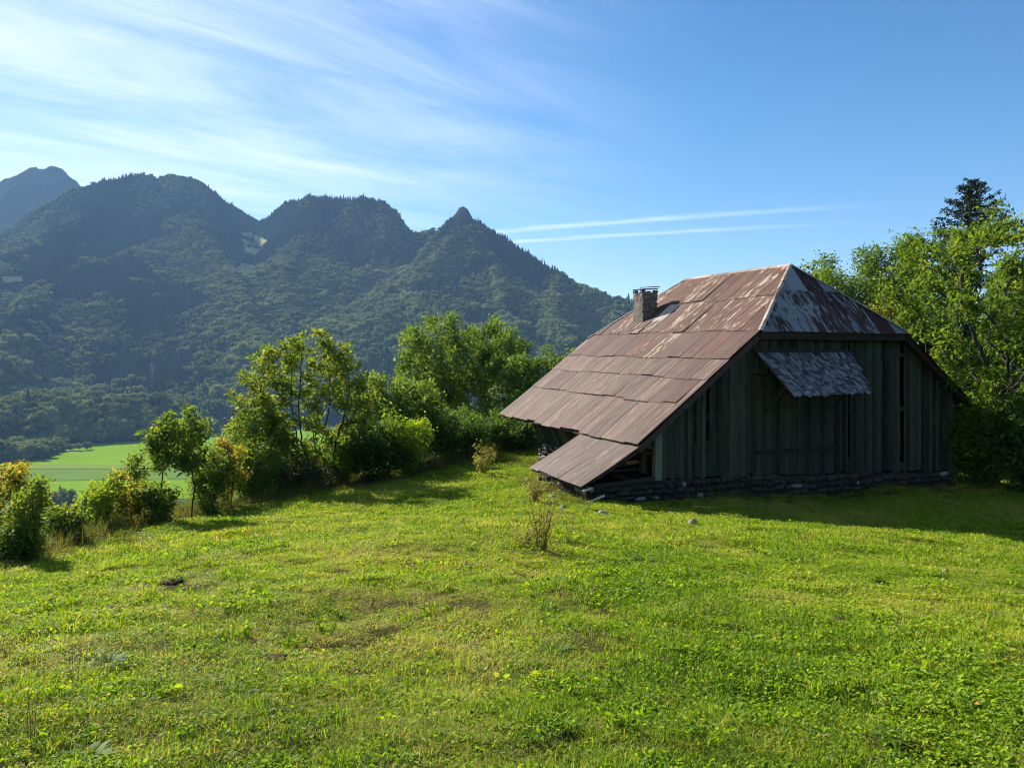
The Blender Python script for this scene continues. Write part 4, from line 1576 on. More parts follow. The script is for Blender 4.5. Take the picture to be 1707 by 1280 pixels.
# the big trees in the middle
tree("broadleaf_tree", "tall round green tree with ivy-clad trunk left of the barn roof", 778, 48, 500, 290, "leaf_deep", 11, 0.10, 3, 40000, 0.20, 680, 36, 0.23, tint=(0.68, 0.22), rt=0.014, ivy=1500)
tree("broadleaf_tree", "dark green tree just behind the far eave of the barn roof", 915, 43, 562, 190, "leaf_deep", 12, 0.04, 2, 14000, 0.18, 300, 22, 0.24, tint=(0.50, 0.2))
tree("ash_tree", "slender many-stemmed tree with yellowing top, standing before the dark mountain forest", 512, 29.5, 542, 275, "leaf_ash", 13, 0.10, 6, 17500, 0.14, 640, 36, 0.13, tint=(0.62, 0.25), rt=0.018, shell=0.45, tipk=1.1)
tree("broadleaf_tree", "mid green tree filling the gap between the yellowing ash and the ivy-clad tree", 655, 35, 600, 215, "leaf_deep", 14, 0.02, 3, 18000, 0.16, 330, 20, 0.20, tint=(0.70, 0.22))
tree("ash_tree", "small leafy tree at the left foot of the yellowing ash", 428, 27.5, 640, 140, "leaf_ash", 15, 0.06, 4, 7500, 0.13, 240, 18, 0.14, tint=(0.55, 0.22))
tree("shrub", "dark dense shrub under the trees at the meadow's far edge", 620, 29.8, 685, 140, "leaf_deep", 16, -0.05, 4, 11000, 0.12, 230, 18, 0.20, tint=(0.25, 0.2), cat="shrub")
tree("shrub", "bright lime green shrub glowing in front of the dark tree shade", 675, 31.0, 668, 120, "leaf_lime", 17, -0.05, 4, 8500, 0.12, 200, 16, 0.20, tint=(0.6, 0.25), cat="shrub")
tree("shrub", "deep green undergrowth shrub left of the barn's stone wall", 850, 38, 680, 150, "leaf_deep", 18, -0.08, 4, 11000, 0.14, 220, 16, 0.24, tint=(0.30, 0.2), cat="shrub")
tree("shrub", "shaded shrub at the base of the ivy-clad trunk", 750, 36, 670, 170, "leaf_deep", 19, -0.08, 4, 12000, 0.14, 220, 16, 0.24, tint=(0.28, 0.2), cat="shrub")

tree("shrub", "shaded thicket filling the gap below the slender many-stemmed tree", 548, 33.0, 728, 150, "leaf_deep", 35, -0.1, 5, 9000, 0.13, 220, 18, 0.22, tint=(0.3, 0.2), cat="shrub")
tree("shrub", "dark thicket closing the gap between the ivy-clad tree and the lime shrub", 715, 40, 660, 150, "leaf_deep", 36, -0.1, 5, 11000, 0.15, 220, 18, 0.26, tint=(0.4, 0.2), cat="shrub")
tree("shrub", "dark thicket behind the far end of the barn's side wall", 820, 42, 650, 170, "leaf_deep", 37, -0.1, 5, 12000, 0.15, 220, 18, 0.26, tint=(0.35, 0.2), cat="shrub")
tree("shrub", "green thicket hiding the valley field left of the slender tree", 466, 30, 705, 150, "leaf_ash", 38, -0.1, 5, 7000, 0.12, 200, 18, 0.2, tint=(0.45, 0.2), cat="shrub")

# the row of young growth on the left
tree("young_ash", "young ash with two thin dark stems standing alone at the meadow edge", 303, 20.0, 666, 135, "leaf_ash", 21, 0.26, 2, 5200, 0.115, 260, 24, 0.10, tint=(0.5, 0.25), rt=0.008)
tree("young_ash", "thin feathery sapling rising just left of the lone young ash", 229, 21.5, 726, 50, "leaf_ash", 22, 0.15, 1, 900, 0.10, 80, 10, 0.08, tint=(0.55, 0.2), rt=0.007)
tree("shrub", "yellow-green bush below the pale hay strip", 158, 18.5, 772, 100, "leaf_lime", 23, 0.0, 4, 4600, 0.09, 150, 14, 0.10, tint=(0.7, 0.25), cat="shrub")
tree("shrub", "orange-tinged bush between the yellow-green bush and the lone young ash", 208, 19.5, 780, 70, "leaf_autumn", 24, 0.0, 4, 2400, 0.09, 110, 12, 0.10, tint=(0.35, 0.25), cat="shrub")
tree("shrub", "bush with yellow autumn leaves right of the lone young ash", 380, 23.5, 705, 96, "leaf_autumn", 25, 0.0, 4, 4200, 0.10, 130, 12, 0.11, tint=(0.3, 0.25), cat="shrub")
tree("shrub", "green bush hugging the right side of the lone young ash", 352, 22.2, 735, 104, "leaf_ash", 26, -0.04, 4, 5000, 0.10, 140, 12, 0.12, tint=(0.45, 0.2), cat="shrub")
tree("shrub", "low leafy bush in front of the lone young ash stems", 258, 19.6, 792, 100, "leaf_ash", 27, -0.04, 4, 4400, 0.09, 140, 12, 0.11, tint=(0.6, 0.22), cat="shrub")
tree("shrub", "tall upright bright green shrub at the left border of the picture", 46, 13.4, 765, 80, "leaf_ash", 28, 0.0, 4, 4200, 0.075, 180, 14, 0.085, tint=(0.62, 0.22), cat="shrub")
tree("shrub", "shrub with golden autumn crown at the very left border", -2, 14.6, 722, 120, "leaf_autumn", 29, 0.16, 4, 3600, 0.08, 180, 16, 0.09, tint=(0.30, 0.3), cat="shrub")
tree("shrub", "low leafy bush at the base of the golden left shrub", -8, 13.0, 845, 100, "leaf_ash", 30, 0.0, 4, 2000, 0.075, 130, 12, 0.10, tint=(0.3, 0.2), cat="shrub")
tree("shrub", "scrubby green bush between the left shrub and the yellow-green bush", 106, 16.2, 822, 90, "leaf_ash", 31, -0.06, 4, 3800, 0.08, 120, 12, 0.10, tint=(0.5, 0.22), cat="shrub")
tree("shrub", "dull bush at the foot of the slender many-stemmed tree", 490, 28.0, 755, 170, "leaf_bramble", 32, -0.06, 5, 6800, 0.10, 180, 16, 0.14, tint=(0.5, 0.25), cat="shrub")
tree("shrub", "leafy bush left of the slender many-stemmed tree's foot", 420, 25.6, 715, 130, "leaf_ash", 33, -0.06, 4, 6800, 0.10, 150, 12, 0.12, tint=(0.4, 0.22), cat="shrub")
tree("shrub", "green bush right of the slender tree's foot, before the dark shrub", 570, 29.2, 715, 84, "leaf_lime", 34, -0.04, 4, 3800, 0.11, 150, 12, 0.13, tint=(0.35, 0.22), cat="shrub")

# the right side, behind and beside the barn
tree("walnut_tree", "large bright walnut tree with dark spreading limbs right of the barn", 1655, 30.5, 332, 440, "leaf_walnut", 41, 0.16, 1, 20000, 0.17, 460, 44, 0.19, tint=(0.48, 0.26), aspect=0.5, rt=0.036, fork=0.34, shell=0.62, tipk=1.0)
tree("broadleaf_tree", "olive green tree rising over the barn's right roof slope", 1435, 46, 362, 270, "leaf_deep", 42, 0.10, 2, 30000, 0.19, 380, 26, 0.32, tint=(0.65, 0.22))
tree("broadleaf_tree", "bright green tree just behind the barn's ridge end", 1370, 44, 392, 170, "leaf_lime", 43, 0.05, 2, 16000, 0.18, 250, 18, 0.30, tint=(0.30, 0.2))
tree("broadleaf_tree", "yellow-leaved tree showing between the barn hip and the walnut", 1460, 40, 452, 170, "leaf_autumn", 44, 0.02, 2, 12000, 0.17, 250, 18, 0.30, tint=(0.20, 0.25))
tree("broadleaf_tree", "leafy green tree behind the walnut's left limbs", 1540, 43, 366, 260, "leaf_deep", 45, 0.02, 2, 30000, 0.19, 380, 26, 0.32, tint=(0.45, 0.24))
tree("broadleaf_tree", "olive tree crown at the far right border behind the walnut", 1712, 38, 334, 190, "leaf_deep", 46, 0.08, 2, 24000, 0.19, 300, 20, 0.32, tint=(0.60, 0.22))
tree("broadleaf_tree", "shaded tree behind the walnut trunk at the right border", 1700, 38, 520, 300, "leaf_deep", 47, -0.04, 3, 19000, 0.19, 300, 20, 0.34, tint=(0.45, 0.22))
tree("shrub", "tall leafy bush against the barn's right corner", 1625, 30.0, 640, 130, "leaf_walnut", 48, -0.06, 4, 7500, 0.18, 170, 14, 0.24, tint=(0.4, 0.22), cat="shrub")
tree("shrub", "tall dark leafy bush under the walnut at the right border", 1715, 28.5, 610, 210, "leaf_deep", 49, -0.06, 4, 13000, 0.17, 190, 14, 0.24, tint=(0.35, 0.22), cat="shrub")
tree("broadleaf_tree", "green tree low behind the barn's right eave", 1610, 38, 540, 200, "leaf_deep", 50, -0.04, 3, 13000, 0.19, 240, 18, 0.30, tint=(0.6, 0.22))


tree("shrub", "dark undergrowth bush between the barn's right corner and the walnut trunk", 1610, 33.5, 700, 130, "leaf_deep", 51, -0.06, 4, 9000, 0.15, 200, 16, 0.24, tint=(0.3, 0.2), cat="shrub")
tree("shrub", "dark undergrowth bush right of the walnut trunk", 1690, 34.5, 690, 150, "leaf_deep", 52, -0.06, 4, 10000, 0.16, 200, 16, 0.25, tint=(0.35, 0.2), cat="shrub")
tree("broadleaf_tree", "green tree filling the background just right of the barn's eave", 1560, 45, 480, 200, "leaf_deep", 53, -0.02, 3, 15000, 0.19, 260, 20, 0.28, tint=(0.5, 0.22))


tree("broadleaf_tree", "dense olive tree between the ridge-end tree and the walnut, behind the hip", 1415, 47, 386, 190, "leaf_deep", 54, 0.02, 3, 20000, 0.19, 360, 26, 0.30, tint=(0.55, 0.22))


def spruce(name, label, px, Y, top, wpx, seed):
    r = np.random.default_rng(seed)
    X = (px - 853.5) / 1250 * Y
    zg = gz(X, Y)
    H = (HORIZON - top) / 1250 * Y - zg
    W = wpx / 1250 * Y
    root = empty(name, (X, Y, zg)); tag(root, label, "tree")
    mb = MB()
    for k in range(10):
        mb.tube((0, 0, H * k / 10 - 0.2 * (k == 0)), (0, 0, H * (k + 1) / 10), 0.24 * (1 - k / 10.3), 0.24 * (1 - (k + 1) / 10.3), 8)
    c, tn = [], []
    z = H * 0.25
    while z < H - 0.15:
        q = (z - H * 0.25) / (H * 0.75)
        Lb = W * 0.5 * (1 - q) ** 0.85 + 0.12
        for k in range(int(r.integers(5, 8))):
            a = r.uniform(0, 6.28); L = Lb * r.uniform(0.55, 1.15)
            el = 0.28 * (1 - q) - 0.1 + r.normal(0, 0.12)
            m = max(3, int(L / 0.14))
            d = np.array([math.cos(a), math.sin(a), 0])
            t = np.linspace(0.05, 1, m)
            line = d[None] * (t * L)[:, None] + np.array([0, 0, 1.0])[None] * (z + (-0.25 * t * L * (1 - q) + 0.28 * L * t * t + el * 0.2 * t))[:, None]
            for i in range(m - 1):
                mb.tube(line[i], line[i + 1], 0.025 * (1 - t[i] * .8), 0.025 * (1 - t[i + 1] * .8), 4)
            nl = int(30 * L) + 10
            idx = r.choice(m, nl, p=(0.4 + t) / (0.4 + t).sum())
            side = np.array([-d[1], d[0], 0])
            c.append(line[idx] + side[None] * r.normal(0, 0.16, (nl, 1)) * (1.25 - t[idx])[:, None] * min(L, 1.4) + r.normal(0, 0.045, (nl, 3)))
        z += 0.24 + 0.12 * (1 - q)
    mb.build("trunk", M["bark"], root)
    c = np.concatenate(c)
    v, f = leaf_faces(c, r.uniform(0.14, 0.30, len(c)), r, 0.5, 0.38)
    link("crown", np_mesh("crown", v, f, M["needle"], False, r.uniform(0.1, 0.9, len(f))), root)


spruce("spruce_tree", "dark spruce top rising above the bright trees on the right", 1620, 46, 300, 430, 61)

# ------------------------------------------------------------------ weeds, stones and small things
def weed(name, label, px, py, hpx, Y=None, n=14, seed=0, mat="dry_stalk", leafy=10, spreadf=0.35, tint=(0.5, 0.3), cat="weed", lsize=0.06, group=None):
    """a clump of thin upright stalks with small leaves; (px, py) is its foot in the picture"""
    r = np.random.default_rng(seed)
    if Y is None:
        Ys = np.linspace(2.2, 45, 1800)
        xs = (px - 853.5) / 1250 * Ys
        hit = np.nonzero(ground_z(xs, Ys) > (HORIZON - py) / 1250 * Ys)[0]
        Y = float(Ys[hit[0]]) if len(hit) else 30.0
    X = (px - 853.5) / 1250 * Y
    H = hpx / 1250 * Y
    root = empty(name, (X, Y, gz(X, Y) - 0.01)); tag(root, label, cat, group)
    mb = MB()
    c = []
    for k in range(n):
        a = r.uniform(0, 6.28); ln = H * r.uniform(0.45, 1.05); out = spreadf * H * r.uniform(0.1, 1.0)
        p = np.array([math.cos(a) * 0.05 * H, math.sin(a) * 0.05 * H, 0]); pts = [p]
        for q in range(1, 6):
            t = q / 5
            pts.append(np.array([math.cos(a) * (0.05 * H + out * t ** 1.5), math.sin(a) * (0.05 * H + out * t ** 1.5), ln * t]) + r.normal(0, 0.012 * H, 3) * t)
        rr0 = max(0.0032, 0.0048 * H)
        for q in range(5):
            mb.tube(pts[q], pts[q + 1], rr0 * (1 - q * .15), rr0 * (1 - (q + 1) * .15), 3)
        ls = np.array(pts)
        m = leafy
        t = r.uniform(0.8, 5, m); i = np.minimum(t.astype(int), 4); fr_ = (t - i)[:, None]
        c.append(ls[i] * (1 - fr_) + ls[i + 1] * fr_ + r.normal(0, 0.02 + 0.02 * H, (m, 3)))
    stalk = mb.build("stalks", M[mat], root)
    at = stalk.data.attributes.new("tint", "FLOAT", "FACE")
    at.data.foreach_set("value", np.full(len(stalk.data.polygons), 0.2, np.float32))
    c = np.concatenate(c)
    v, f = leaf_faces(c, lsize * r.uniform(0.6, 1.4, len(c)), r, 0.2, 0.4)
    tn = np.clip(r.normal(tint[0], tint[1], len(c)), 0, 1)
    link("leaves", np_mesh("leaves", v, f, M[mat], False, np.concatenate([tn, tn])), root)
    return root


weed("tall_weed", "tall straggly dry weed standing in the meadow before the lean-to", 903, 918, 118, n=26, seed=71, leafy=13, spreadf=0.36, lsize=0.07, tint=(0.65, 0.3))
weed("tall_weed", "thinner dry weed with forked stem right of the tall straggly one", 949, 898, 70, n=7, seed=72, leafy=16, spreadf=0.5, lsize=0.05, tint=(0.5, 0.3))
weed("tall_weed", "rusty clump of stalks at the left foot of the tall straggly weed", 876, 912, 46, n=20, seed=73, leafy=8, spreadf=0.7, tint=(0.3, 0.25))
weed("sapling_bush", "small grassy bush alone on the meadow left of the lean-to", 806, 792, 56, n=26, seed=74, leafy=34, spreadf=0.45, lsize=0.09, tint=(0.85, 0.2), cat="shrub")
weed("tall_weed", "weedy growth at the lean-to's left wall", 892, 838, 50, n=34, seed=75, leafy=26, spreadf=0.6, lsize=0.08, tint=(0.8, 0.2))
weed("dead_stalk", "dead brown thistle stalk standing in the lower left foreground", 52, 1236, 100, n=4, seed=76, leafy=14, spreadf=0.22, lsize=0.022, tint=(0.15, 0.12))
weed("dead_stalk", "thin dead stalk beside the broad-leaved rosette in the left foreground", 124, 1150, 112, n=3, seed=77, leafy=6, spreadf=0.12, lsize=0.02, tint=(0.2, 0.12))
weed("dead_stalk", "short reddish dock stalk near the meadow's far left edge", 291, 888, 30, n=4, seed=78, leafy=16, spreadf=0.25, lsize=0.05, tint=(0.15, 0.12))
weed("dead_stalk", "crooked dead stem in the middle of the meadow", 620, 1016, 40, n=5, seed=79, leafy=4, spreadf=0.4, lsize=0.03, tint=(0.2, 0.15))
weed("dead_stalk", "single thin stem in the lower middle of the meadow", 914, 1166, 60, n=2, seed=80, leafy=5, spreadf=0.2, lsize=0.02, tint=(0.3, 0.2))
weed("dead_stalk", "dry seed stalk at the left border of the foreground", 8, 1090, 44, n=4, seed=81, leafy=12, spreadf=0.4, lsize=0.03, tint=(0.2, 0.15))
weed("bramble_clump", "reddish bramble clump at the meadow edge below the young ash", 345, 850, 40, n=40, seed=82, mat="leaf_bramble", leafy=16, spreadf=1.3, lsize=0.07, tint=(0.75, 0.3), cat="shrub")
weed("bramble_clump", "grey-green bramble clump left of the young ash stems", 205, 880, 34, n=40, seed=83, mat="leaf_bramble", leafy=16, spreadf=1.6, lsize=0.06, tint=(0.4, 0.3), cat="shrub")
weed("bramble_clump", "brown bramble tangle at the left end of the meadow edge", 82, 905, 60, n=46, seed=84, mat="leaf_bramble", leafy=14, spreadf=1.0, lsize=0.05, tint=(0.9, 0.2), cat="shrub")
weed("bramble_clump", "low bramble tangle under the slender many-stemmed tree", 455, 828, 34, n=40, seed=85, mat="leaf_bramble", leafy=16, spreadf=1.6, lsize=0.08, tint=(0.6, 0.3), cat="shrub")
weed("bramble_clump", "dry reddish herbs at the foot of the dark shrub", 680, 790, 26, n=40, seed=86, mat="leaf_bramble", leafy=12, spreadf=2.2, lsize=0.07, tint=(0.85, 0.2), cat="shrub")


def foot(px, py):
    Ys = np.linspace(2.2, 45, 2400)
    xs = (px - 853.5) / 1250 * Ys
    hit = np.nonzero(ground_z(xs, Ys) > (HORIZON - py) / 1250 * Ys)[0]
    Y = float(Ys[hit[0]]) if len(hit) else 30.0
    X = (px - 853.5) / 1250 * Y
    return X, Y, gz(X, Y)


def rosette(label, px, py, wpx, n, seed, lift=0.5, mat="leaf_lime", tintv=0.25, group="broad-leaved rosettes in the meadow"):
    r = np.random.default_rng(seed)
    X, Y, Z = foot(px, py)
    Rr = wpx / 1250 * Y / 2
    vs_, fs_ = [], []
    for k in range(n):
        a = r.uniform(0, 6.28); L = Rr * r.uniform(0.55, 1.1); w = L * r.uniform(0.055, 0.10)
        d = np.array([math.cos(a), math.sin(a), 0]); s_ = np.array([-d[1], d[0], 0]); e0 = r.uniform(0.3, 1.1) * lift
        b = len(vs_)
        prof = [(0.0, 0.25), (0.3, 0.8), (0.65, 1.0), (1.0, 0.05)]
        for t, ww in prof:
            c = d * L * t + np.array([0, 0, L * (e0 * t - 0.55 * e0 * t * t)])
            vs_ += [c + s_ * w * ww + (0, 0, w * .3), c - s_ * w * ww + (0, 0, w * .3)]
        for q in range(3):
            fs_.append((b + 2 * q, b + 2 * q + 1, b + 2 * q + 3, b + 2 * q + 2))
    o = link("leaf_rosette", np_mesh("leaf_rosette", vs_, fs_, M[mat], True, np.clip(r.normal(tintv, 0.15, len(fs_)), 0, 1)))
    o.location = (X, Y, Z)
    return tag(o, label, "plant", group)


rosette("large silvery-green rosette with long leaves in the left foreground", 182, 1112, 70, 46, 1, 1.1, "leaf_lime", 0.15)
rosette("dark dock rosette on the meadow below the barn's corner post", 1074, 938, 60, 34, 2, 0.8, "leaf_deep", 0.6)
rosette("lush green leaf clump at the bottom left edge of the picture", 150, 1266, 90, 34, 3, 0.9)
rosette("green thistle rosette right of the large silvery-green one", 345, 1140, 60, 26, 4, 0.7)
rosette("leafy clump in the lower middle beside the bare dry patch", 400, 1160, 66, 30, 5, 0.6, "leaf_deep", 0.6)
rosette("low nettle-like clump in the middle of the meadow", 925, 1090, 70, 50, 6, 0.7, "leaf_ash", 0.3)
rosette("small grey-green rosette uphill of the shadow edge", 1240, 962, 46, 24, 7, 0.6, "leaf_deep", 0.5)
rosette("bright leafy clump near the lower right corner", 1490, 1235, 90, 36, 8, 0.5)
rosette("leafy clump at the far middle of the meadow before the lean-to", 775, 880, 64, 30, 9, 0.6, "leaf_deep", 0.65)

# lumps of turned soil, each with its own shape
SOIL = [(685, 943, 34), (232, 985, 46), (285, 972, 44), (186, 1015, 30), (780, 945, 36), (455, 1100, 44), (945, 992, 30), (640, 912, 30), (1330, 1020, 26), (1395, 1033, 30), (1340, 1062, 36), (1150, 1068, 40), (1580, 1190, 50), (1330, 1212, 56), (905, 1110, 36), (572, 875, 26), (690, 892, 30), (870, 960, 24)]
SOIL_LABELS = ['dark soil lump in the middle of the meadow, left of the tall straggly weed',
               'broad soil lump downhill of the lone young ash',
               'soil lump just right of the broad one below the lone young ash',
               'small soil lump below the broad one, on the left of the meadow',
               'soil lump a few steps in front of the tall straggly weed', "soil lump between the left foreground rosettes and the meadow's middle", 'soil lump in the grass right below the tall straggly weed',
               'soil lump up the slope towards the lime green shrub',
               'upper small soil lump of the cluster on the right half',
               'soil lump right beside the upper small one of the right cluster',
               'lower soil lump of the cluster on the right half',
               'lone soil lump in the grass below the barn door',
               'large soil lump near the orange leaf in the lower right',
               'large soil lump at the bottom edge, right of the middle',
               'soil lump beside the low nettle-like clump in the middle foreground',
               'small soil lump near the far edge below the slender tree', "soil lump between the far edge and the dark lump in the meadow's middle", 'smallest soil lump, just left under the tall straggly weed']
for k, (px, py, w) in enumerate(SOIL):
    X, Y, Z = foot(px, py)
    r = np.random.default_rng(500 + k)
    v, f = ICO2
    rad = w / 1250 * Y / 2
    vv = v * (1 + 0.55 * (r.normal(0, 0.33, (len(v), 1)))) * np.array([rad, rad * 0.85, rad * 0.22])
    o = link("soil_clod", np_mesh("soil_clod", vv, f, M["dirt"]))
    o.location = (X, Y, Z + rad * 0.03)
    o.rotation_euler = (0, 0, r.uniform(0, 6.28))
    tag(o, SOIL_LABELS[k], "soil clod", "soil lumps scattered over the meadow")

# pale stones, planks and rubble near the lean-to
for k, (px, py, w, lab) in enumerate(((1325, 883, 0, ""), (926, 812, 15, "upper pale stone in the rubble at the lean-to's corner"), (921, 830, 12, "middle pale stone in the rubble at the lean-to's corner"),
                                      (908, 822, 13, "leftmost pale stone in the rubble at the lean-to's corner"), (918, 844, 14, "lowest pale stone in the rubble at the lean-to's corner"),
                                      (938, 850, 14, "grey stone lying under the fallen planks"), (1006, 861, 18, "flat grey stone half sunk in grass below the stone wall"),
                                      (1157, 878, 22, "flat stone lying at the edge of the barn's shadow"), (1575, 957, 15, "bright white stone in the grass at the right"),
                                      (1626, 957, 9, "small white stone right of the bright white one"), (1651, 993, 11, "pale round stone near the right border"))):
    if not w: continue
    X, Y, Z = foot(px, py)
    s_ = w / 1250 * Y / 2
    o = link("loose_stone", STONES_P[k % 4])
    o.location = (X, Y, Z + s_ * 0.35)
    o.scale = (s_, s_ * 0.8, s_ * 0.6)
    o.rotation_euler = (0.2 * k, 0.1 * k, k)
    tag(o, lab, "stone", "loose stones lying about")

for k, (a, b, w, lab) in enumerate((((-2.95, 0.15, -4.98), (-2.15, -0.35, -4.55), 0.13, "bleached plank leaning against the lean-to's stone corner"),
                                    ((-3.05, 0.0, -5.0), (-2.35, -0.55, -4.86), 0.12, "short bleached plank lying under the leaning one"),
                                    ((-2.75, -0.10, -4.42), (-2.40, -0.02, -4.36), 0.10, "pale wood scrap wedged under the lean-to's eave"))):
    o = MB().bar(BW(*a), BW(*b), w, 0.05).build("fallen_plank", M["pale_wood"])
    o.data.transform(Matrix.Translation(-BW(*a))); o.location = BW(*a)
    tag(o, lab, "plank", "fallen planks by the lean-to")
for k, (a, b, lab) in enumerate((((0.6, -1.0), (1.1, -1.5), "thin pale stick lying in the shade before the barn wall"), ((1.5, -1.2), (3.0, -1.35), "long thin pole lying in the shade before the barn wall"))):
    p, q = BW(*a, 0), BW(*b, 0)
    p.z, q.z = gz(p.x, p.y) + 0.06, gz(q.x, q.y) + 0.06
    mb = MB().tube((0, 0, 0), q - p, 0.02, 0.015, 6)
    o = mb.build("fallen_pole", M["pale_wood"]); o.location = p
    tag(o, lab, "pole")
# a fallen orange leaf
X, Y, Z = foot(1622, 1186)
v, f = leaf_faces(np.array([[0, 0, 0.0]] * 1), np.array([0.04]), np.random.default_rng(3), 2.0, 0.8)
mo, mn, ml = new_mat("fallen_leaf"); finish(mo, mn, ml, (0.40, 0.17, 0.05), 0.6)
o = link("fallen_leaf", np_mesh("fallen_leaf", v, f, mo)); o.location = (X, Y, Z + 0.05)
tag(o, "single orange fallen leaf in the lower right grass", "leaf")

# ------------------------------------------------------------------ meadow grass
gr = np.random.default_rng(77)


def blades(c, h, w, bend, tint, wob=0.35):
    """a bent two-quad blade at every foot c; returns verts, quads, tint for each quad"""
    n = len(c)
    a = gr.uniform(0, 2 * np.pi, n)
    d = np.stack([np.cos(a), np.sin(a), np.zeros(n)], -1); s_ = np.stack([-np.sin(a), np.cos(a), np.zeros(n)], -1)
    L = (h * gr.uniform(0.45, 1.2, n))[:, None]
    lean = (bend * gr.uniform(0.2, 1.25, n))[:, None]
    ww = (w * gr.uniform(0.7, 1.3, n))[:, None]
    rows = []
    for t, wf in ((0.0, 1.0), (0.5, 0.85), (1.0, 0.12)):
        m = c + d * L * lean * t * t + np.array([0, 0, 1.0]) * (L * t * np.maximum(1 - 0.4 * lean * t, 0.15))
        rows += [m + s_ * ww * wf / 2, m - s_ * ww * wf / 2]
    v = np.stack(rows, 1).reshape(-1, 3)
    i = np.arange(n) * 6
    f = np.concatenate([np.stack([i, i + 1, i + 3, i + 2], 1), np.stack([i + 2, i + 3, i + 5, i + 4], 1)])
    return v, f, np.concatenate([tint, tint])


def broad(c, L, tint):
    """small oval leaf of two quads, tipped up at a random slant"""
    n = len(c)
    a = gr.uniform(0, 2 * np.pi, n)
    d = unit(np.stack([np.cos(a), np.sin(a), gr.normal(0.35, 0.45, n)], -1))
    up = np.stack([gr.normal(0, .5, n), gr.normal(0, .5, n), np.ones(n)], -1)
    s_ = unit(np.cross(d, up)); nn = np.cross(s_, d)
    l_ = (L * gr.uniform(0.6, 1.35, n))[:, None]; w_ = l_ * gr.uniform(0.22, 0.40, (n, 1))
    v = np.stack([c, c + d * l_ * .3 + s_ * w_ + nn * w_ * .3, c + d * l_ * .75 + s_ * w_ * .8 + nn * w_ * .25, c + d * l_ - nn * .1 * l_,
                  c + d * l_ * .75 - s_ * w_ * .8 + nn * w_ * .25, c + d * l_ * .3 - s_ * w_ + nn * w_ * .3], 1).reshape(-1, 3)
    i = np.arange(n) * 6
    f = np.concatenate([np.stack([i, i + 1, i + 2, i + 3], 1), np.stack([i, i + 3, i + 4, i + 5], 1)])
    return v, f, np.concatenate([tint, tint])


def patch(rad, tufts, per, h, w, bend, tint, n_broad, L, n_straw, mat, tuft_r=0.045):
    """one irregular round piece of turf: tufts of blades, small leaves and straws"""
    V, Fc, T = [], [], []

    def disc(n, r_):
        a = gr.uniform(0, 2 * np.pi, n); q = r_ * gr.uniform(0, 1, n) ** 0.62
        return np.stack([q * np.cos(a), q * np.sin(a), np.zeros(n)], -1)

    def add(v, f, t):
        b = sum(len(q) for q in V)
        V.append(v); Fc.append(f + b); T.append(t)
    tc = disc(tufts, rad)
    hs_ = np.exp(gr.normal(-0.08, 0.38, tufts)); ts_ = gr.normal(tint, 0.20, tufts)
    k = np.repeat(np.arange(tufts), per)
    c = tc[k] + np.concatenate([gr.normal(0, tuft_r, (len(k), 2)), np.full((len(k), 1), -0.012)], 1)
    add(*blades(c, h * hs_[k], w, bend, np.clip(ts_[k] + gr.normal(0, 0.08, len(k)), 0, 1)))
    if n_broad:
        g = disc(max(3, n_broad // 14), rad * 0.95)
        k = gr.integers(0, len(g), n_broad)
        c = g[k] + np.stack([gr.normal(0, rad * .14, n_broad), gr.normal(0, rad * .14, n_broad), gr.uniform(0.005, 0.75, n_broad) * h], -1)
        add(*broad(c, np.full(n_broad, L), np.clip(gr.normal(0.42, 0.17, n_broad), 0, 0.8)))
    if n_straw:
        c = disc(n_straw, rad); c[:, 2] = gr.uniform(-0.01, 0.02, n_straw)
        add(*blades(c, np.full(n_straw, h * 1.15), w * 0.75, 2.6, np.clip(gr.normal(0.88, 0.12, n_straw), 0.6, 1)))
    return np_mesh("turf", np.concatenate(V), np.concatenate(Fc), mat, True, np.concatenate(T))


G = M["grass"]
protos = []
KINDS = {}


def kind(name, n, *a):
    KINDS[name] = (len(protos), len(protos) + n)
    for _ in range(n):
        protos.append(patch(*a))


#                      rad tufts per  h      w      bend tint broad L    straw
kind("near_grass", 4, 0.30, 84, 16, 0.046, 0.0040, 0.8, 0.42, 190, 0.024, 45, G, 0.030)
kind("near_clover", 4, 0.28, 46, 12, 0.042, 0.0040, 0.9, 0.42, 560, 0.027, 25, G, 0.030)
kind("near_dry", 3, 0.30, 60, 13, 0.042, 0.0036, 1.2, 0.62, 120, 0.022, 230, G, 0.032)
kind("mid_grass", 4, 0.40, 80, 15, 0.050, 0.0058, 0.8, 0.42, 150, 0.030, 35, G, 0.038)
kind("mid_clover", 3, 0.40, 60, 12, 0.048, 0.0058, 0.9, 0.42, 420, 0.034, 40, G)
kind("mid_dry", 3, 0.40, 70, 12, 0.045, 0.0052, 1.2, 0.62, 90, 0.028, 190, G)
kind("far_grass", 4, 0.60, 110, 11, 0.062, 0.011, 0.8, 0.42, 110, 0.050, 40, G, 0.06)
kind("far_dry", 2, 0.60, 80, 10, 0.065, 0.010, 1.0, 0.60, 50, 0.045, 170, G, 0.06)
kind("rough", 3, 0.22, 9, 15, 0.22, 0.0075, 0.7, 0.40, 0, 0.05, 30, M["rough"], 0.05)
kind("tall_tuft", 3, 0.06, 2, 14, 0.14, 0.0042, 0.8, 0.5, 0, 0.05, 4, G, 0.03)
kind("lush_tuft", 3, 0.09, 6, 14, 0.10, 0.0055, 0.7, 0.28, 20, 0.04, 0, G, 0.03)
grass_coll = proto_collection("turf_patch", protos)


def barn_ts(x, y):
    return 0.926 * (x - 4.68) + 0.378 * (y - 24), -0.378 * (x - 4.68) + 0.926 * (y - 24)


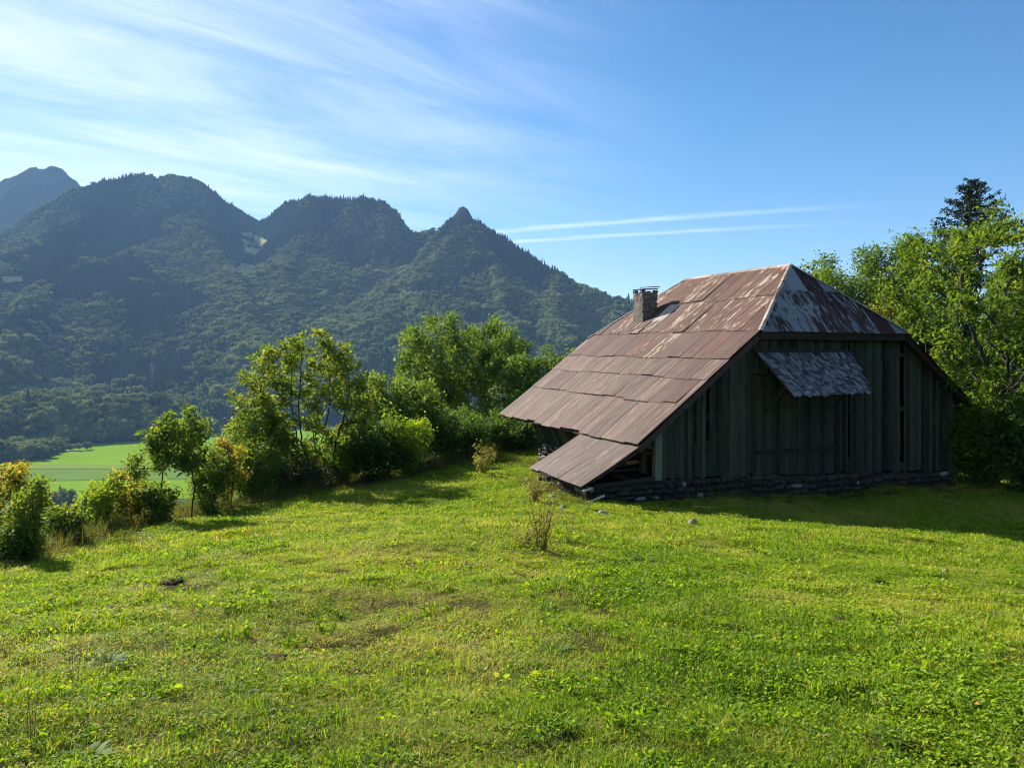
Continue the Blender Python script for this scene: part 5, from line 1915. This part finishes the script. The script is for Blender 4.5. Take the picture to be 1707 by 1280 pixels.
def meadow_points(per_m2, y0, y1, xm=0.14):
    c = 1 / math.sqrt(per_m2)                     # jittered grid: even cover without holes
    k = 0.683 + xm
    gx_, gy_ = np.meshgrid(np.arange(-k * y1, k * y1, c), np.arange(y0, y1, c))
    x = (gx_ + gr.uniform(-0.45, 0.45, gx_.shape) * c).ravel(); y = (gy_ + gr.uniform(-0.45, 0.45, gx_.shape) * c).ravel()
    f = np.abs(x) < k * y
    x, y = x[f], y[f]
    d = edge_dist(x, y)
    t, s_ = barn_ts(x, y)
    ok = (d < 1.0) & ~((t > -0.2) & (t < 14.0) & (s_ > 0.25) & (s_ < 9)) & ~((t > -2.4) & (t < 0) & (s_ > 0.2) & (s_ < 3.9))
    return x[ok], y[ok], d[ok], t[ok], s_[ok]


def scatter_grass():
    PX, RO, SC, ID = [], [], [], []

    def put(x, y, idx, size, hz, tilt=True):
        m = len(x)
        z = ground_z(x, y)
        spin = gr.uniform(0, 2 * np.pi, m)
        gx = (ground_z(x + .15, y) - ground_z(x - .15, y)) / .3; gy = (ground_z(x, y + .15) - ground_z(x, y - .15)) / .3
        lx = gx * np.cos(spin) + gy * np.sin(spin); ly = -gx * np.sin(spin) + gy * np.cos(spin)
        PX.append(np.stack([x, y, z], -1)); ID.append(idx)
        RO.append(np.stack([np.arctan(ly), -np.arctan(lx), spin], -1)); SC.append(np.stack([size, size, size * hz], -1))

    def pick(name, m):
        a, b = KINDS[name]
        return gr.integers(a, b, m)
    for zone, dens, y0, y1, xm in (("near", 16, 0.8, 5.5, 1.1), ("mid", 9.5, 5.2, 13.5, 0.5), ("far", 6.0, 13.0, 24.0, 0.3), ("far", 4.6, 24.0, 43.0, 0.2)):
        x, y, d, t, s_ = meadow_points(dens, y0, y1, xm)
        m = len(x)
        worn = fbm(x * 0.30 + 5, y * 0.30, 21, 4) + 0.30 * (x < 1) * sstep(0, 6, 10 - np.abs(y - 9))
        soil = fbm(x * 0.75, y * 0.75, 23, 4)
        lobe = sstep(-0.2, 0.5, fbm(x * 0.28, y * 0.28, 29, 3) + np.clip(x / y, -0.5, 0.5) * 1.1)
        idx = pick(zone + "_grass", m)
        if zone != "far":
            idx = np.where(gr.uniform(0, 1, m) < 0.12 + 0.55 * lobe, pick(zone + "_clover", m), idx)
        dry = gr.uniform(0, 1, m) < 0.10 + 0.72 * sstep(0.02, 0.40, worn)
        idx = np.where(dry, pick(zone + "_dry", m), idx)
        size = gr.uniform(0.8, 1.2, m)
        hz = gr.uniform(0.7, 1.25, m) * (1 + 0.35 * fbm(x * 0.9, y * 0.9, 33, 3))
        keep = gr.uniform(0, 1, m) >= (0.8 if zone != "near" else 0.45) * sstep(0.26, 0.40, soil)
        thin = ~keep & (gr.uniform(0, 1, m) < 0.55)
        put(x[thin], y[thin], pick(zone + "_dry", m)[thin], size[thin] * 0.8, hz[thin] * 0.55)
        put(x[keep], y[keep], idx[keep], size[keep], hz[keep])
    # taller single tufts stand out of the turf
    x, y, d, t, s_ = meadow_points(3.6, 2.2, 40)
    clump = fbm(x * 0.6, y * 0.6, 37, 3)
    k = gr.uniform(0, 1, len(x)) < 0.25 + 0.7 * sstep(-0.1, 0.4, clump)
    x, y = x[k], y[k]
    put(x, y, np.where(gr.uniform(0, 1, len(x)) < 0.18, pick("tall_tuft", len(x)), pick("lush_tuft", len(x))), gr.uniform(0.6, 1.3, len(x)), np.ones(len(x)))
    # long rough grass along the edge and by the walls
    x, y, d, t, s_ = meadow_points(9, 8, 44, 0.25)
    k = (gr.uniform(0, 1, len(x)) < sstep(-1.5, 0.2, d) * 0.5) | ((t > -3.3) & (t < -2.2) & (s_ > -0.5) & (s_ < 4.5)) | ((t > -1.0) & (t < 0.2) & (s_ > 4) & (s_ < 10)) | ((t > 0) & (t < 14.5) & (s_ > -0.7) & (s_ < 0.3) & (gr.uniform(0, 1, len(x)) < 0.6))
    put(x[k], y[k], pick("rough", int(k.sum())), gr.uniform(0.45, 1.15, int(k.sum())), np.ones(int(k.sum())))
    n = 9000
    y = gr.uniform(8, 46, n); x = gr.uniform(-0.85, 0.2, n) * y
    d = edge_dist(x, y); ok = (d > 0) & (d < 7)
    x, y = x[ok], y[ok]; m = len(x)
    put(x, y, pick("rough", m), gr.uniform(0.8, 1.8, m), np.ones(m))
    P_ = np.concatenate(PX)
    print("turf pieces", len(P_))
    scatter("meadow_grass", P_, np.concatenate(RO), np.concatenate(SC), np.concatenate(ID), grass_coll, "short grazed grass, clover and dry tufts covering the meadow")


scatter_grass()

# ------------------------------------------------------------------ things down in the valley
def far_tree(label, X, Y, h, w, name="valley_tree", con=False, z=VZ, seed=1, cat="tree", group=None):
    src = (conifer_proto if con else broad_proto)(seed)
    o = link(name, src)
    o.location = (X, Y, z); o.scale = (w, w, h)
    return tag(o, label, cat, group)


X, Y = vpt(146, 750)
far_tree("lone round tree on the bright green valley field", X, Y, 13, 12, seed=901)
for k, px in enumerate((116, 122, 131)):
    X, Y = vpt(px, 751)
    far_tree("small tree at the wood's tip, %s along the field" % ["first", "second", "third"][k], X, Y, 10 + k, 10, seed=902 + k, group="small trees by the field")
X, Y = vpt(100, 838)
far_tree("small dark conifer by the house roof down in the valley", X, Y, 18, 16, "valley_conifer", True, seed=910)
for k, px in enumerate((86, 92, 108, 116)):
    X, Y = vpt(px, 846 + 2 * k)
    far_tree("dark tree %s by the valley house" % ["left", "close", "right", "far right"][k], X, Y, 15 + 2 * k, 16, seed=911 + k, group="trees by the valley house")


def house(px, py, label):
    X, Y = vpt(px, py)
    root = empty("house", (X, Y, VZ), 0.3); tag(root, label, "house")
    wm, wn2, wl2 = new_mat("house_wall"); finish(wm, wn2, wl2, (0.6, 0.56, 0.5), 0.8)
    rm, rn2, rl2 = new_mat("house_roof"); finish(rm, rn2, rl2, (0.22, 0.2, 0.2), 0.6)
    gm, gn2, gl2 = new_mat("house_window"); finish(gm, gn2, gl2, (0.03, 0.035, 0.04), 0.1, 0.5)
    MB().box((-6, -5, 0), (6, 5, 6)).build("wall", wm, root)
    rf = MB()
    rf.hexa([(-7, -6.2, 5.6), (7, -6.2, 5.6), (7, 0, 9.6), (-7, 0, 9.6), (-7, -6.2, 5.9), (7, -6.2, 5.9), (7, 0, 9.9), (-7, 0, 9.9)])
    rf.hexa([(-7, 0, 9.6), (7, 0, 9.6), (7, 6.2, 5.6), (-7, 6.2, 5.6), (-7, 0, 9.9), (7, 0, 9.9), (7, 6.2, 5.9), (-7, 6.2, 5.9)])
    rf.build("roof", rm, root)
    for x in (-3.5, 0, 3.5):
        for z in (1.0, 3.6):
            MB().box((x - .6, -5.06, z), (x + .6, -4.98, z + 1.4)).build("window", gm, root)


house(92, 842, "small pale house among dark trees down in the valley")


def pylon(px, py, hpx):
    h = ray_hit(px, py)
    if not h: return
    X, Y, Z = h
    H = hpx / 1250 * Y
    mm_, n_, l_ = new_mat("galvanised_steel"); finish(mm_, n_, l_, (0.35, 0.36, 0.37), 0.5, 0.5, metal=0.6)
    root = empty("power_pylon", (X, Y, Z)); tag(root, "thin lattice power pylon standing above the wooded knoll", "pylon")
    mb = MB()
    for sx, sy in ((-1, -1), (1, -1), (1, 1), (-1, 1)):
        mb.bar((sx * H * .1, sy * H * .1, 0), (sx * H * .02, sy * H * .02, H), 0.35)
    for k in range(6):
        q0, q1 = k / 6, (k + 1) / 6
        w0, w1 = H * (.1 - .08 * q0), H * (.1 - .08 * q1)
        for s_ in (-1, 1):
            mb.bar((-w0, s_ * w0, H * q0), (w1, s_ * w1, H * q1), 0.2); mb.bar((w0, s_ * w0, H * q0), (-w1, s_ * w1, H * q1), 0.2)
    mb.build("mast", mm_, root)
    for z in (0.72, 0.84, 0.95):
        MB().bar((-H * .16, 0, H * z), (H * .16, 0, H * z), 0.4).build("cross_arm", mm_, root)


pylon(253, 648, 44)
h = ray_hit(47, 440)
if h:
    o = far_tree("single yellow tree standing out on the dark mountain forest", h[0], h[1] - 5, 26, 24, "yellow_tree", z=h[2], seed=930)
    ym, yn, yl = new_mat("yellow_far_leaf"); finish(ym, yn, yl, (0.26, 0.19, 0.05), 0.8, trans=0.3)
    o.data.materials[0] = ym

# ------------------------------------------------------------------ the hazy air of the valley
HZ_TOP = float(max(MZ.max() + 40, (HORIZON - 268) / 1250 * 4100 + 90))
hb = MB().box((-9500, -2300, VZ - 8), (9500, 9700, HZ_TOP))
hm, hn, hl = new_mat("haze")
pv = hn.new("ShaderNodeVolumePrincipled")
pv.inputs["Color"].default_value = (0.32, 0.58, 1.0, 1)
pv.inputs["Density"].default_value = 0.000062
pv.inputs["Density Attribute"].default_value = ""
pv.inputs["Anisotropy"].default_value = 0.1
ho = hn.new("ShaderNodeOutputMaterial")
hl.new(pv.outputs[0], ho.inputs["Volume"])
hz = hb.build("haze", hm)
tag(hz, "thin blue haze filling the valley air", kind="stuff")
